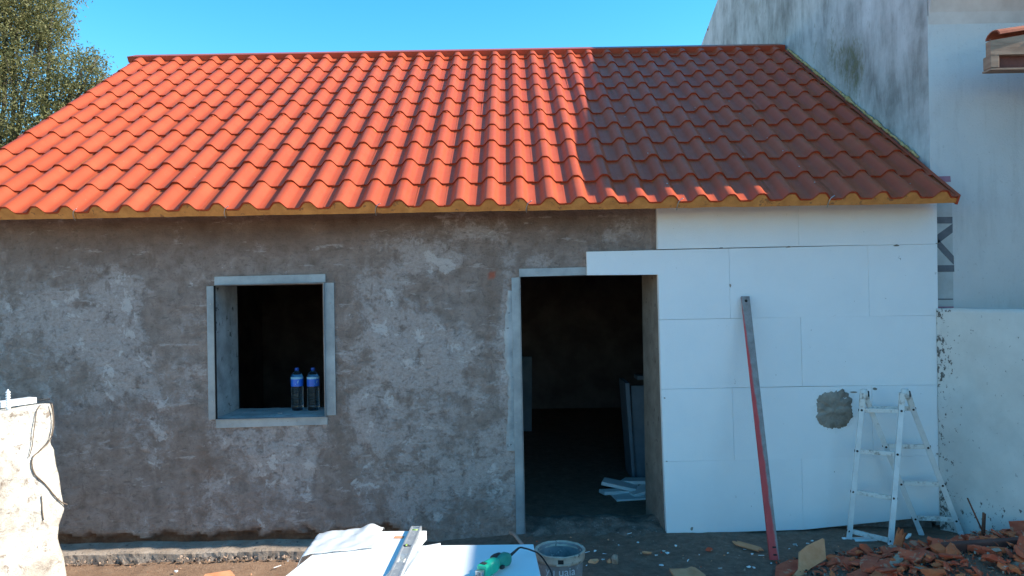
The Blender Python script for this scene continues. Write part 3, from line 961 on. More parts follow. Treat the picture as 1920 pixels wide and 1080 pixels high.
def openings():
    y0 = -0.011
    k = CAM_D / FPX

    def strip(parent, name, quad_px, th=0.004, lip=None, screws=(), inward=0.045):
        g = G()
        pts = [P(px, py, CAM_D + y0) for px, py in quad_px]
        vs = pts + [p + Vector((0, th, 0)) for p in pts]
        g.add(vs, [(0, 1, 2, 3), (7, 6, 5, 4), (0, 4, 5, 1), (1, 5, 6, 2), (2, 6, 7, 3), (3, 7, 4, 0)])
        if lip is not None:
            a, b = pts[lip], pts[(lip + 1) % 4]
            cen = sum(pts, Vector()) / 4
            nrm = ((a + b) / 2 - cen)
            ax = (b - a).normalized()
            nrm = (nrm - ax * ax.dot(nrm)).normalized() * 0.003
            ba, bb = a + Vector((0, -0.0, 0)), b + Vector((0, -0.0, 0))
            vs = [ba + Vector((0, -0.035, 0)), bb + Vector((0, -0.035, 0)), bb, ba]
            vs2 = [v + nrm for v in vs]
            g.add(vs + vs2, [(0, 1, 2, 3), (7, 6, 5, 4), (0, 4, 5, 1), (1, 5, 6, 2), (2, 6, 7, 3), (3, 7, 4, 0)])
        g.build(name, M['galv'], parent)
        for sx, sy in screws:
            p = P(sx, sy, CAM_D + y0)
            s = G().lathe([(0.0055, 0), (0.0055, 0.002), (0.003, 0.004)], 8, (0, 0, 0), 0, True, True, Matrix.Rotation(R(90), 3, 'X'))
            o = s.build('screw', M['steel'], parent)
            o.location = p

    win = sub_empty('window', house)
    strip(win, 'frame_strip', [(402, 534), (402, 519), (610, 514), (610, 529)], screws=[(432, 525), (582, 522)])
    strip(win, 'frame_strip', [(391, 787), (387, 537), (401, 536.5), (405, 786.5)], screws=[(395, 570), (399, 752)])
    strip(win, 'frame_strip', [(612, 779), (607, 530.5), (626, 530), (630, 778.5)], screws=[(619, 568), (622, 745)])
    strip(win, 'frame_strip', [(405, 803), (405, 787.5), (614, 782), (614, 796)], screws=[(436, 795), (556, 789)])
    # thin projecting edges
    for a, b in (((402.5, 536), (406.5, 786)), ((406.5, 786), (612, 781)), ((608, 531), (611, 781)), ((403, 535), (609, 530.5))):
        g = G()
        pa, pb = P(a[0], a[1], CAM_D - 0.012), P(b[0], b[1], CAM_D - 0.012)
        g.bar(pa + Vector((0, -0.004, 0)), pb + Vector((0, -0.004, 0)), 0.0025, 0.03, (1, 0, 0) if abs(pa.x - pb.x) < 0.1 else (0, 0, 1), 0, 0)
        g.build('edge_lip', M['dark'] if a == (402.5, 536) else M['galv'], win)  # left lip coloured dark to stand for the shaded gap beside the reveal
    # mortar sill with an uneven top
    g = G()
    nx, ny = 36, 16
    vs, fs = [], []
    for j in range(ny):
        for i in range(nx):
            x = WIN[0] + 0.001 + (WIN[1] - WIN[0] - 0.002) * i / (nx - 1)
            y = 0.001 + (T - 0.002) * j / (ny - 1)
            vs.append((x, y, WIN[2] + 0.006 + 0.004 * fbm(x * 7, y * 7, 2, 4)))
    for j in range(ny - 1):
        for i in range(nx - 1):
            fs.append((j * nx + i, j * nx + i + 1, (j + 1) * nx + i + 1, (j + 1) * nx + i))
    g.add(vs, fs, 0, True)
    g.build('sill', M['reveal_pale'], win)

    dr = sub_empty('doorway', house)
    strip(dr, 'frame_strip', [(968, 1003), (959, 521), (974, 520), (984, 1002)], screws=[(968, 792), (975, 985), (966, 560)])
    strip(dr, 'frame_strip', [(974, 519), (973, 504), (1103, 501), (1103, 515.5)], screws=[(1008, 510)])
    g = G()
    g.bar(P(974.5, 520, CAM_D - 0.012), P(985, 1001, CAM_D - 0.012), 0.0025, 0.034, (1, 0, 0), 0, 0)
    g.build('edge_lip', M['galv'], dr)
    # smeared mortar bedding the strip at the left of the doorway
    g = G()
    out = []
    n = 70
    L, Rr = [], []
    for i in range(n):
        t = i / (n - 1)
        py = 545 + 300 * t
        pr = 960.5 + 9 * (py - 521) / 480
        pl = pr - 9 - 9 * abs(fbm(t * 9, 3, 1, 4)) - 7 * math.sin(t * 5) ** 2
        L.append(P(pl, py, CAM_D - 0.004))
        Rr.append(P(pr, py, CAM_D - 0.004))
    vs, fs = [], []
    for i in range(n):
        for q in range(5):
            u = q / 4
            p = L[i].lerp(Rr[i], u)
            p.y = -0.006 - 0.010 * math.sin(math.pi * min(1, u * 1.15 + 0.02)) * (0.7 + 0.8 * abs(fbm(i * 0.2, u * 3, 3, 4)))
            vs.append(p)
    for i in range(n - 1):
        for q in range(4):
            fs.append((i * 5 + q, i * 5 + q + 1, (i + 1) * 5 + q + 1, (i + 1) * 5 + q))
    g.add(vs, fs, 0, True)
    g.build('mortar_bed', M['reveal_pale'], dr)


openings()

# polystyrene cladding boards: every board one part
def cladding():
    cl = sub_empty('cladding', house)
    yb, yf = -0.006, -0.056
    df = CAM_D + yf

    def board(poly, dy=0.0):
        g = G()
        mx_, my_ = sum(p[0] for p in poly) / len(poly), sum(p[1] for p in poly) / len(poly)
        poly = [(px + math.copysign(0.06, px - mx_), py + math.copysign(0.06, py - my_)) for px, py in poly]
        pts = [P(px, py, df) for px, py in poly]
        cen = sum(pts, Vector()) / len(pts)
        bm = bmesh.new()
        top = [bm.verts.new((p.x - cen.x, yf + dy, p.z - cen.z)) for p in pts]
        bot = [bm.verts.new((p.x - cen.x, yb, p.z - cen.z)) for p in pts]
        fr = bm.faces.new(top)
        bm.faces.new(list(reversed(bot)))
        n = len(pts)
        for i in range(n):
            j = (i + 1) % n
            bm.faces.new((top[i], bot[i], bot[j], top[j]))
        bmesh.ops.recalc_face_normals(bm, faces=bm.faces)
        bmesh.ops.bevel(bm, geom=list(fr.edges), offset=0.0008, segments=1, affect='EDGES')
        me = bpy.data.meshes.new('foam_board')
        bm.to_mesh(me)
        bm.free()
        me.materials.append(M['foam'])
        o = link('foam_board', me, cl)
        o.location = (cen.x, 0, cen.z)
        return o
    e = 0.45
    rows = [
        [[(1232, 378), (1496.7, 372), (1497.7, 461.6), (1233, 467.2)], [(1497.2, 372), (1756, 366), (1757.5, 457.6), (1498.2, 461.6)]],
        [[(1100, 472), (1366.3, 466), (1369.4, 596.9), (1236.5, 599.4), (1234, 515), (1101, 516)], [(1366.8, 466), (1626.8, 460.2), (1629.9, 593), (1369.9, 596.9)], [(1627.3, 460.2), (1757.3, 458), (1759, 590.9), (1630.4, 593)]],
        [[(1236.5, 600), (1500.8, 595), (1504.2, 724.3), (1240, 729.7)], [(1501.3, 595), (1759, 591.4), (1760.5, 721.4), (1504.8, 724.3)]],
        [[(1240, 730.2), (1372.3, 727.6), (1376.8, 862.8), (1244.5, 865.2)], [(1372.8, 727.6), (1634.3, 723.2), (1637.3, 857), (1377.3, 862.8)], [(1634.8, 723.2), (1760.5, 721.9), (1763.5, 854), (1637.8, 857)]],
        [[(1244.5, 865.8), (1502.8, 860.1), (1505.8, 993.3), (1250, 1001)], [(1503.3, 860.1), (1763.5, 854.5), (1765.5, 967), (1506.3, 993.3)]]]
    for r in rows:
        for poly in r:
            board(poly, rng.uniform(-0.0016, 0.0016))
    # hole broken through and packed with mortar
    g = G()
    cen = P(1564, 768, df)
    kx = 40 * df / FPX
    n, m = 150, 9
    vs, fs = [Vector((cen.x, yf - 0.010, cen.z))], []
    for j in range(1, m + 1):
        for i in range(n):
            a = 2 * math.pi * i / n
            sq = (abs(math.cos(a)) ** 3.2 + abs(math.sin(a)) ** 3.2) ** (-1 / 3.2)
            rr = kx * (0.90 * sq + 0.14 * fbm(math.cos(a) * 1.4, math.sin(a) * 1.4, 3.3, 5) + 0.07 * fbm(math.cos(a) * 7, math.sin(a) * 7, 1.3, 5)) * j / m
            x, z = rr * math.cos(a), rr * math.sin(a) * 0.99
            y = yf - 0.003 - 0.012 * (0.5 + fbm(x * 22, z * 30, 1, 5)) - 0.016 * math.exp(-((x - 0.03) / 0.06) ** 2 - ((z + 0.01) / 0.022) ** 2)
            if j == m:
                y = yf + 0.006
            vs.append(Vector((cen.x + x, y, cen.z + z)))
    for i in range(n):
        fs.append((0, 1 + i, 1 + (i + 1) % n))
        for j in range(m - 1):
            a, b = 1 + j * n + i, 1 + j * n + (i + 1) % n
            fs.append((a, a + n, b + n, b))
    g.add(vs, fs, 0, True)
    o = g.build('mortar_patch', M['mortar'], cl)
    o['label'] = 'round grey mortar patch in the white foam'
    # torn fringe of foam round the hole
    q = G()
    for _ in range(150):
        a = rng.uniform(0, 6.283)
        rr = kx * rng.uniform(0.90, 1.12)
        w = rng.uniform(0.003, 0.009)
        c0 = Vector((cen.x + rr * math.cos(a), yf - rng.uniform(0.001, 0.006), cen.z + rr * math.sin(a)))
        vs = [c0 + Vector((rng.uniform(-w, w), rng.uniform(-0.003, 0.003), rng.uniform(-w, w))) for _k in range(4)]
        q.add(vs, [(0, 1, 2), (0, 3, 1), (1, 3, 2), (0, 2, 3)])
    fr = q.build('torn_foam', M['foam_clean'], cl)
    fr['kind'] = 'stuff'
    # chipped corners and dark adhesive showing in the joints
    for px, py, w, h in ((1478, 463, 12, 3), (1680, 460, 12, 4), (1369, 535, 4, 7), (1640, 729, 9, 5), (1757, 851, 7, 3), (1246, 746, 4, 3), (1297, 991, 6, 7), (1757, 456.5, 9, 2), (1352, 465, 9, 2), (1250, 865, 4, 2), (1740, 850, 5, 2), (1600, 735, 14, 3)):
        q = G()
        p = P(px, py, df)
        k = df / FPX
        pts = []
        for i in range(9):
            a = 2 * math.pi * i / 9
            rr = rng.uniform(0.6, 1.1)
            pts.append((p.x + w * k * 0.5 * rr * math.cos(a), p.z + h * k * 0.5 * rr * math.sin(a)))
        q.prism([(a - p.x, b - p.z) for a, b in pts], 0.004, (p.x, yf - 0.0045, p.z), (1, 0, 0), (0, 0, 1), (0, 1, 0))
        q.build('adhesive_smear', M['mortar'], cl)


cladding()

# ------------------------------------------------------------------ neighbour's building
NX, NY = 3.0, 0.03


def neighbour():
    nb = thing('building', 'taller white neighbouring building with a streaked weathered gable wall rising behind the red roof', 'building', (NX, NY, 0))
    L = Local(nb)
    prof = [(NY, -0.2), (NY, 4.45), (3.70, 6.375), (9.2, 4.42), (9.2, -0.2)]
    # weathered gable: fine strip grid carrying the moss field
    ys = np.linspace(NY, 9.2, 90)
    zt = np.interp(ys, [NY, 3.70, 9.2], [4.45, 6.375, 4.42])
    nz = 60
    vs, moss = [], []
    for y, t in zip(ys, zt):
        for j in range(nz):
            z = -0.2 + (t + 0.2) * j / (nz - 1)
            x = NX + 0.004 * fbm(y * 1.5, z * 1.5, 3, 4) * min(1, (y - NY) * 3)
            vs.append((x - nb.location.x, y - nb.location.y, z))
            d = y + CAM_D
            px, py = 960 + x * FPX / d, HOR - (z - CAM_Z) * FPX / d - (x * FPX / d) * sr
            m = 0.66 * math.exp(-((px - 1606) / 24) ** 2 - ((py - 120) / 70) ** 2) + 0.42 * math.exp(-((px - 1560) / 40) ** 2 - ((py - 100) / 60) ** 2) + 0.35 * math.exp(-((px - 1420) / 30) ** 2 - ((py - 10) / 30) ** 2)
            moss.append(m)
    fs = [(i * nz + j, (i + 1) * nz + j, (i + 1) * nz + j + 1, i * nz + j + 1) for i in range(len(ys) - 1) for j in range(nz - 1)]
    me = bpy.data.meshes.new('gable_wall')
    me.from_pydata(vs, [], fs)
    me.materials.append(M['weathered'])
    me.polygons.foreach_set('use_smooth', [True] * len(fs))
    set_attr(me, 'moss', moss)
    link('gable_wall', me, nb)
    # the body behind it, front wall facing the camera
    g = G()
    g.add([(NX, NY, -0.2), (10, NY, -0.2), (10, NY, 3.62), (NX, NY, 3.62)], [(0, 1, 2, 3)])
    L.part(g, 'front_wall', M['white_wall'])
    g = G()
    g.prism(prof, 0.02, (9.98, 0, 0), (0, 1, 0), (0, 0, 1), (1, 0, 0))
    g.add([(NX, 9.2, -0.2), (10, 9.2, -0.2), (10, 9.2, 4.42), (NX, 9.2, 4.42)], [(0, 1, 2, 3)])
    L.part(g, 'rear_wall', M['white_wall'])
    # coved cornice
    c = []
    for k in range(9):
        u = k / 8
        c.append((NY - 0.001 - 0.47 * (1 - math.cos(u * math.pi / 2)), 3.56 + 0.42 * math.sin(u * math.pi / 2)))
    c += [(NY - 0.50, 3.985), (NY - 0.50, 4.08), (NY + 0.0, 4.44), (NY + 0.25, 4.44), (NY + 0.25, 3.56)]
    g = G()
    g.prism([(a, b) for a, b in c], 6.9, (NX + 0.005, 0, 0), (0, 1, 0), (0, 0, 1), (1, 0, 0))
    L.part(g, 'cornice', M['cornice'])
    for (y0, z0), (y1, z1) in zip(prof[1:3], prof[2:4]):
        g = G()
        vs = [(NX + 0.002, y0, z0 + 0.0), (10, y0, z0), (10, y1, z1), (NX + 0.002, y1, z1)]
        vs = vs + [(x, y, z - 0.10) for x, y, z in vs]
        g.add(vs, [(0, 1, 2, 3), (7, 6, 5, 4), (0, 4, 5, 1), (1, 5, 6, 2), (2, 6, 7, 3), (3, 7, 4, 0)])
        L.part(g, 'roof', M['old_tile'])
    # strip of reinforcing mesh with large print, half hidden behind the foam
    dd = CAM_D + NY - 0.004
    g = G()
    pts = [P(1745, 368, dd), P(1785, 368, dd), P(1788, 582, dd), P(1748, 582, dd)]
    vs = pts + [p + Vector((0, 0.003, 0)) for p in pts]
    g.add(vs, [(0, 1, 2, 3), (7, 6, 5, 4), (0, 4, 5, 1), (1, 5, 6, 2), (2, 6, 7, 3), (3, 7, 4, 0)])
    st = L.part(g, 'mesh_strip', M['mesh_strip'])

    def flat(polys, m, nm):
        q = G()
        for poly in polys:
            pts = [P(a, b, dd - 0.0025) for a, b in poly]
            n = len(pts)
            q.add(pts + [p + Vector((0, 0.0018, 0)) for p in pts], [tuple(range(n)), tuple(reversed(range(n, 2 * n)))] + [(i, n + i, n + (i + 1) % n, (i + 1) % n) for i in range(n)])
        L.part(q, nm, M[m], st)
    # a letter M printed sideways: bar, vee, bar
    flat([[(1742, 407), (1786, 406.5), (1786, 419), (1742, 419)], ], 'grey_print', 'printed_letter')
    flat([[(1786.2, 419.3), (1786.3, 436), (1757, 458), (1745, 452), (1745, 449)], [(1757.3, 446), (1788.3, 480), (1788.6, 496.6), (1757.3, 463)], [(1745, 497.5), (1789, 497), (1789.4, 509.5), (1745, 510)]], 'grey_print', 'printed_letter')
    flat([[(1745, 560), (1787, 559.8), (1787, 562), (1745, 562.2)]], 'grey_print', 'printed_line')
    flat([[(1748, 575), (1788, 574.5), (1788, 580), (1748, 580)]], 'pink_print', 'printed_line')
    q = G()
    pts = [P(1745, 331, dd), P(1782, 330, dd), P(1783, 341, dd), P(1745, 342, dd)]
    q.add(pts + [p + Vector((0, 0.003, 0)) for p in pts], [(0, 1, 2, 3), (7, 6, 5, 4), (0, 4, 5, 1), (1, 5, 6, 2), (2, 6, 7, 3), (3, 7, 4, 0)])
    L.part(q, 'pink_tape', M['pink_print'])


neighbour()


def canopy():
    x0, y0, y1 = 3.10, -0.50, -0.42
    cn = thing('canopy', 'clay-tiled eave end on a pale beam jutting into view before the white wall', 'canopy', (x0, y0, 3.09))
    L = Local(cn)
    g = G()
    g.prism([(0.0, 3.172), (2.2, 3.172), (2.2, 3.61), (0.0, 3.263)], 0.05, (x0 + 0.001, y0, 0), (1, 0, 0), (0, 0, 1), (0, 1, 0))
    L.part(g, 'beam', M['old_beam'])
    g = G()
    g.box((x0 + 0.028, (y0 + y1) / 2, 3.131), (0.056, y1 - y0 - 0.002, 0.082), None, 0.004)
    L.part(g, 'end_block', M['old_beam'])
    g = G()
    g.box((x0 + 1.13, y0 + 0.055, 3.128), (2.14, 0.03, 0.084))
    L.part(g, 'board', M['red_board'])
    g = G()
    g.box((x0 + 1.1, (y0 + y1) / 2 + 0.005, 3.081), (2.2, 0.085, 0.012))
    L.part(g, 'soffit', M['old_beam'])
    # barrel tiles running down to the left
    sl = 0.20
    for j in range(1):
        yy = y0 + 0.055 + j * 0.13
        for i in range(6):
            g = G()
            n = 9
            L0 = 0.40
            xa = x0 + 0.05 + i * 0.35
            vs = []
            for tt in (0, 1):
                for q in range(n):
                    a = math.pi * q / (n - 1)
                    r_ = 0.074 - 0.012 * tt
                    for rr in (r_, r_ - 0.012):
                        vs.append((xa + L0 * tt, yy - rr * math.cos(a), 3.268 + sl * (xa - x0 + L0 * tt) + 0.02 * (1 - tt) + rr * math.sin(a) * 0.62))
            fs = []
            m = 2 * n
            for q in range(n - 1):
                fs += [(2 * q, 2 * q + 2, m + 2 * q + 2, m + 2 * q), (2 * q + 1, m + 2 * q + 1, m + 2 * q + 3, 2 * q + 3), (2 * q, 2 * q + 1, 2 * q + 3, 2 * q + 2), (m + 2 * q, m + 2 * q + 2, m + 2 * q + 3, m + 2 * q + 1)]
            fs += [(0, m, m + 1, 1), (m - 2, m - 1, 2 * m - 1, 2 * m - 2)]
            g.add(vs, fs, 0, False)
            L.part(g, 'roof_tile', M['old_tile'])


canopy()


def unseen_annex():  # out-of-view building, added to cast shade over the yard
    an = thing('unseen_annex', 'unseen low white side building added beyond the boundary wall to shade the yard', 'building', (3.95, -0.45, 0))
    L = Local(an)
    x0, y1, y0 = 4.0, -0.36, -4.6
    g = G()
    g.box(((x0 + 8) / 2, (y0 + y1) / 2, 1.5), (8 - x0, y1 - y0, 3.3))
    L.part(g, 'wall', M['white_wall'])
    g = G()
    g.prism([(x0 - 0.14, 3.152), (8.1, 3.152), (8.1, 3.9), (x0 - 0.14, 3.27)], y1 - y0 + 0.1, (0, y0 - 0.05, 0), (1, 0, 0), (0, 0, 1), (0, 1, 0))
    L.part(g, 'roof', M['old_tile'])


unseen_annex()


def boundary_wall():
    a = Vector((2.972, -0.062, 0))
    u = Vector((0.30, -0.60, 0)).normalized()
    nrm = Vector((u.y, -u.x, 0))           # towards the yard
    if nrm.x > 0:
        nrm = -nrm
    n, m = 70, 56
    Lw, H0, H1 = 1.9, -0.15, 1.535
    vs, fl = [], []
    for i in range(n):
        s = Lw * (i / (n - 1)) ** 1.3
        for j in range(m):
            z = H0 + (H1 - H0) * j / (m - 1)
            p = a + u * s + nrm * 0.006 * fbm(s * 3, z * 3, 1, 5)
            top = 0.006 * fbm(s * 9, 0, 4, 4) if j == m - 1 else 0
            vs.append((p.x - a.x, p.y - a.y, z + top))
            fl.append(0.085 * math.exp(-(s / 0.10) ** 2) + 0.05 * math.exp(-((z - 1.2) / 0.2) ** 2 - (s / 0.2) ** 2) + 0.06 * (z < 0.25) - 0.03)
    fs = [(i * m + j, (i + 1) * m + j, (i + 1) * m + j + 1, i * m + j + 1) for i in range(n - 1) for j in range(m - 1)]
    o = len(vs)
    k = -nrm * 0.14
    # back, top and end faces
    for i in range(n):
        s = Lw * (i / (n - 1)) ** 1.3
        p = u * s + k
        vs += [(p.x, p.y, H0), (p.x, p.y, H1)]
        fl += [0, 0]
    for i in range(n - 1):
        fs.append((o + 2 * i, o + 2 * i + 1, o + 2 * i + 3, o + 2 * i + 2))
        fs.append((i * m + m - 1, (i + 1) * m + m - 1, o + 2 * (i + 1) + 1, o + 2 * i + 1))
    fs.append(tuple([j for j in range(m)] + [o + 1, o]))
    fs.append(tuple([(n - 1) * m + j for j in reversed(range(m))] + [o + 2 * n - 2, o + 2 * n - 1]))
    me = bpy.data.meshes.new('boundary_wall')
    me.from_pydata(vs, [], fs)
    me.materials.append(M['flaking'])
    me.polygons.foreach_set('use_smooth', [i < (n - 1) * (m - 1) for i in range(len(fs))])
    set_attr(me, 'flake', fl)
    o = link('boundary_wall', me, None, a)
    tag(o, 'low white boundary wall with flaking paint beside the step ladder', 'wall')
    return a, u, nrm


BW = boundary_wall()

# ------------------------------------------------------------------ stub of old wall at the left
SA = P(100, 757, 4.6)
SU = Vector((-0.461, -0.887, 0)).normalized()
SN = Vector((0.887, -0.461, 0)).normalized()
STOP_Z = SA.z


def on_stub(px, py, off=0.012):
    a_, b_ = px - 960.0, HOR - py
    dirv = Vector((a_ * cr + b_ * sr, FPX, -a_ * sr + b_ * cr)).normalized()
    org = Vector((0, -CAM_D, CAM_Z))
    q = Vector((SA.x, SA.y, 0)) + SN * off
    return org + dirv * ((q - org).dot(SN) / dirv.dot(SN))


def stub_wall():
    base = Vector((SA.x, SA.y, -0.2))
    # silhouette of the broken end: photograph pixels -> position along the face
    sil = [(757, 98), (775, 103), (800, 105), (815, 101), (832, 97), (842, 104), (870, 108), (900, 116), (930, 119), (958, 123), (985, 113), (1010, 113), (1040, 122), (1080, 128), (1150, 134)]
    zs_, ss_ = [], []
    for py, px in sil:
        p = on_stub(px, py, 0)
        zs_.append(p.z)
        ss_.append((Vector((p.x, p.y, 0)) - Vector((SA.x, SA.y, 0))).dot(SU))
    order = np.argsort(zs_)
    zs_, ss_ = np.array(zs_)[order], np.array(ss_)[order]
    nz, nf, ne, nb = 70, 80, 10, 12
    Ls, Th = 2.4, 0.42
    vs = []
    for j in range(nz):
        z = -0.2 + (STOP_Z + 0.2) * j / (nz - 1)
        s0 = float(np.interp(z, zs_, ss_))
        loop = []
        for i in range(nf):
            s = s0 + (Ls - s0) * (i / (nf - 1)) ** 1.25
            round_ = 0.02 * math.exp(-(s - s0) / 0.02)
            d = 0.012 * fbm(s * 4, z * 4, 2, 6) + 0.016 * max(0, fbm(s * 2.1, z * 2.6, 8, 3)) - round_
            loop.append(Vector((SA.x, SA.y, 0)) + SU * s + SN * d)
        for i in range(nb):
            s = Ls + (s0 + 0.05 - Ls) * i / (nb - 1)
            loop.append(Vector((SA.x, SA.y, 0)) + SU * s - SN * Th)
        for i in range(1, ne):
            t = i / ne
            s = s0 + 0.05 * (1 - t) + 0.05 * math.sin(math.pi * t) + 0.03 * fbm(t * 3, z * 5, 6, 4)
            loop.append(Vector((SA.x, SA.y, 0)) + SU * s - SN * (Th + (-Th + 0.0) * t + 0.02 * t))
        dz = 0.0 if j < nz - 1 else 1
        vs += [(p.x - base.x, p.y - base.y, z - base.z + dz * 0.012 * fbm(p.x * 6, p.y * 6, 1, 4)) for p in loop]
    m = nf + nb + ne - 1
    fs = [(j * m + i, j * m + (i + 1) % m, (j + 1) * m + (i + 1) % m, (j + 1) * m + i) for j in range(nz - 1) for i in range(m)]
    top = (nz - 1) * m
    fs.append(tuple(top + i for i in range(m)))
    me = bpy.data.meshes.new('broken_wall')
    me.from_pydata(vs, [], fs)
    me.materials.append(M['lime'])
    me.polygons.foreach_set('use_smooth', [True] * (len(fs) - 1) + [False])
    bm = bmesh.new()
    bm.from_mesh(me)
    bmesh.ops.recalc_face_normals(bm, faces=bm.faces)
    bm.to_mesh(me)
    bm.free()
    o = link('broken_wall', me, None, base)
    tag(o, 'sunlit stub of old limewashed wall with a ragged broken end', 'wall')


stub_wall()


def stub_clutter():
    # dry creeper stems clinging to the stub
    for pts, r_, lab in (([(97, 757), (100, 780), (99, 806), (93, 826), (75, 845), (62, 857), (60, 872), (66, 890), (85, 908), (103, 930), (116, 942), (126, 946)], 0.0042, 'long dry creeper stem winding down the white wall stub'),
                         ([(76, 759), (69, 770), (66, 790), (63, 812), (60, 838), (54, 858)], 0.0028, 'short thin creeper stem below the white batten on the wall stub'),
                         ([(78, 930), (79, 950), (80, 965), (82, 975)], 0.0035, 'short dark creeper end low on the white wall stub')):
        q = [on_stub(a, b, 0.010) for a, b in pts]
        c = q[0]
        g = G()
        g.tube([p - c for p in q], r_, 6, 0, 4)
        o = g.build('creeper_stem', M['root'], None, c)
        tag(o, lab, 'creeper', 'dry creeper stems on the wall stub')
    # white batten lying on top
    a = PZ(68, 752, STOP_Z + 0.02) - SN * 0.03
    b = a + SU * 0.62 + SN * 0.02
    g = G()
    z = STOP_Z + 0.026
    a.z = b.z = z
    g.bar(a - a, b - a, 0.07, 0.036, (1, -0.5, 0), 0, 0.004)
    g2 = G()
    root = thing('batten', 'white plastic batten lying on top of the wall stub', 'batten', a)
    g.build('body', M['white_plastic'], root)
    d = (a - b).normalized()
    g2.bar(d * 0.001, d * 0.006, 0.045, 0.022, (1, -0.5, 0), 0, 0.001)
    g2.build('end_cap', M['dark'], root)
    # dark drill bit lying beside it
    p0, p1 = PZ(72, 752, STOP_Z + 0.02), PZ(94, 749, STOP_Z + 0.022)
    g = G()
    n = 14
    pts = [p0.lerp(p1, i / n) - p0 for i in range(n + 1)]
    g.tube(pts, [0.0035 + 0.0016 * (i % 2) for i in range(n + 1)], 6)
    o = g.build('drill_bit', M['black'], None, p0 + Vector((0, 0, 0.004)))
    tag(o, 'dark twisted drill bit lying at the end of the white batten', 'drill bit')
    # ribbed pale wall plug standing at the picture's edge
    c = PZ(2, 752, STOP_Z + 0.06) + Vector((0, 0.06, 0))
    prof = [(0.012, 0)]
    for i in range(7):
        z = 0.01 + i * 0.015
        prof += [(0.013, z), (0.013, z + 0.006), (0.007, z + 0.009)]
    prof += [(0.004, 0.12)]
    g = G()
    g.lathe(prof, 10)
    o = g.build('wall_plug', M['white_plastic'], None, (c.x, c.y, STOP_Z))
    tag(o, 'pale ribbed wall plug standing upright behind the white batten', 'wall plug')


stub_clutter()

# ------------------------------------------------------------------ bottles on the sill
def bottles():
    prof = [(0.030, 0.0), (0.043, 0.006), (0.044, 0.02)]
    z = 0.03
    while z < 0.165:
        prof += [(0.0445, z), (0.0445, z + 0.010), (0.0415, z + 0.0135)]
        z += 0.018
    prof += [(0.0445, 0.18), (0.0448, 0.245), (0.043, 0.255), (0.036, 0.272), (0.022, 0.288), (0.0135, 0.295), (0.0135, 0.303)]
    labs = ['blue-labelled water bottle on the window sill, nearer the middle of the opening', 'blue-labelled water bottle on the window sill, nearer the frame']
    src = None
    for k, px in enumerate((558, 588)):
        p = PZ(px, 769, WIN[2] + 0.008)
        if src is None:
            root = thing('water_bottle', labs[0], 'bottle', p, 'water bottles on the window sill')
            G().lathe(prof, 24).build('body', M['bottle'], root)
            G().lathe([(0.0456, 0.182), (0.0456, 0.236)], 24, cap=False).build('label', M['blue_label'], root)
            G().lathe([(0.0458, 0.2365), (0.0458, 0.252)], 24, cap=False).build('label_band', M['label_band'], root)
            G().lathe([(0.0155, 0.297), (0.0155, 0.316), (0.012, 0.319)], 16).build('cap', M['blue_cap'], root)
            q = G()
            for a0, z0, w, h in ((-1.25, 0.205, 0.09, 0.02), (-1.15, 0.213, 0.07, 0.016), (-1.6, 0.196, 0.08, 0.008)):
                vs = [(0.0462 * math.cos(a), 0.0462 * math.sin(a), zz) for a, zz in ((a0, z0), (a0 + w, z0 + 0.002), (a0 + w * 1.3, z0 + h), (a0 + w * 0.4, z0 + h * 0.9))]
                q.add(vs, [(0, 1, 2, 3)])
            q.build('label_mark', M['label_band'], root)
            src = root
        else:
            root = src.copy()
            COL.objects.link(root)
            root.location = p
            root['label'] = labs[k]
            root.rotation_euler.z = 0.5
            for ch in src.children:
                c = ch.copy()
                COL.objects.link(c)
                c.parent = root
    p = PZ(524, 776, WIN[2] + 0.012)
    g = G()
    g.tube([(-0.016, 0, 0.004), (0.012, 0.006, 0.004), (0.016, 0.007, 0.004)], [0.004, 0.003, 0.006], 7)
    tag(g.build('bolt', M['steel'], None, p), 'small shiny bolt lying on the window sill by the bottles', 'bolt')


bottles()

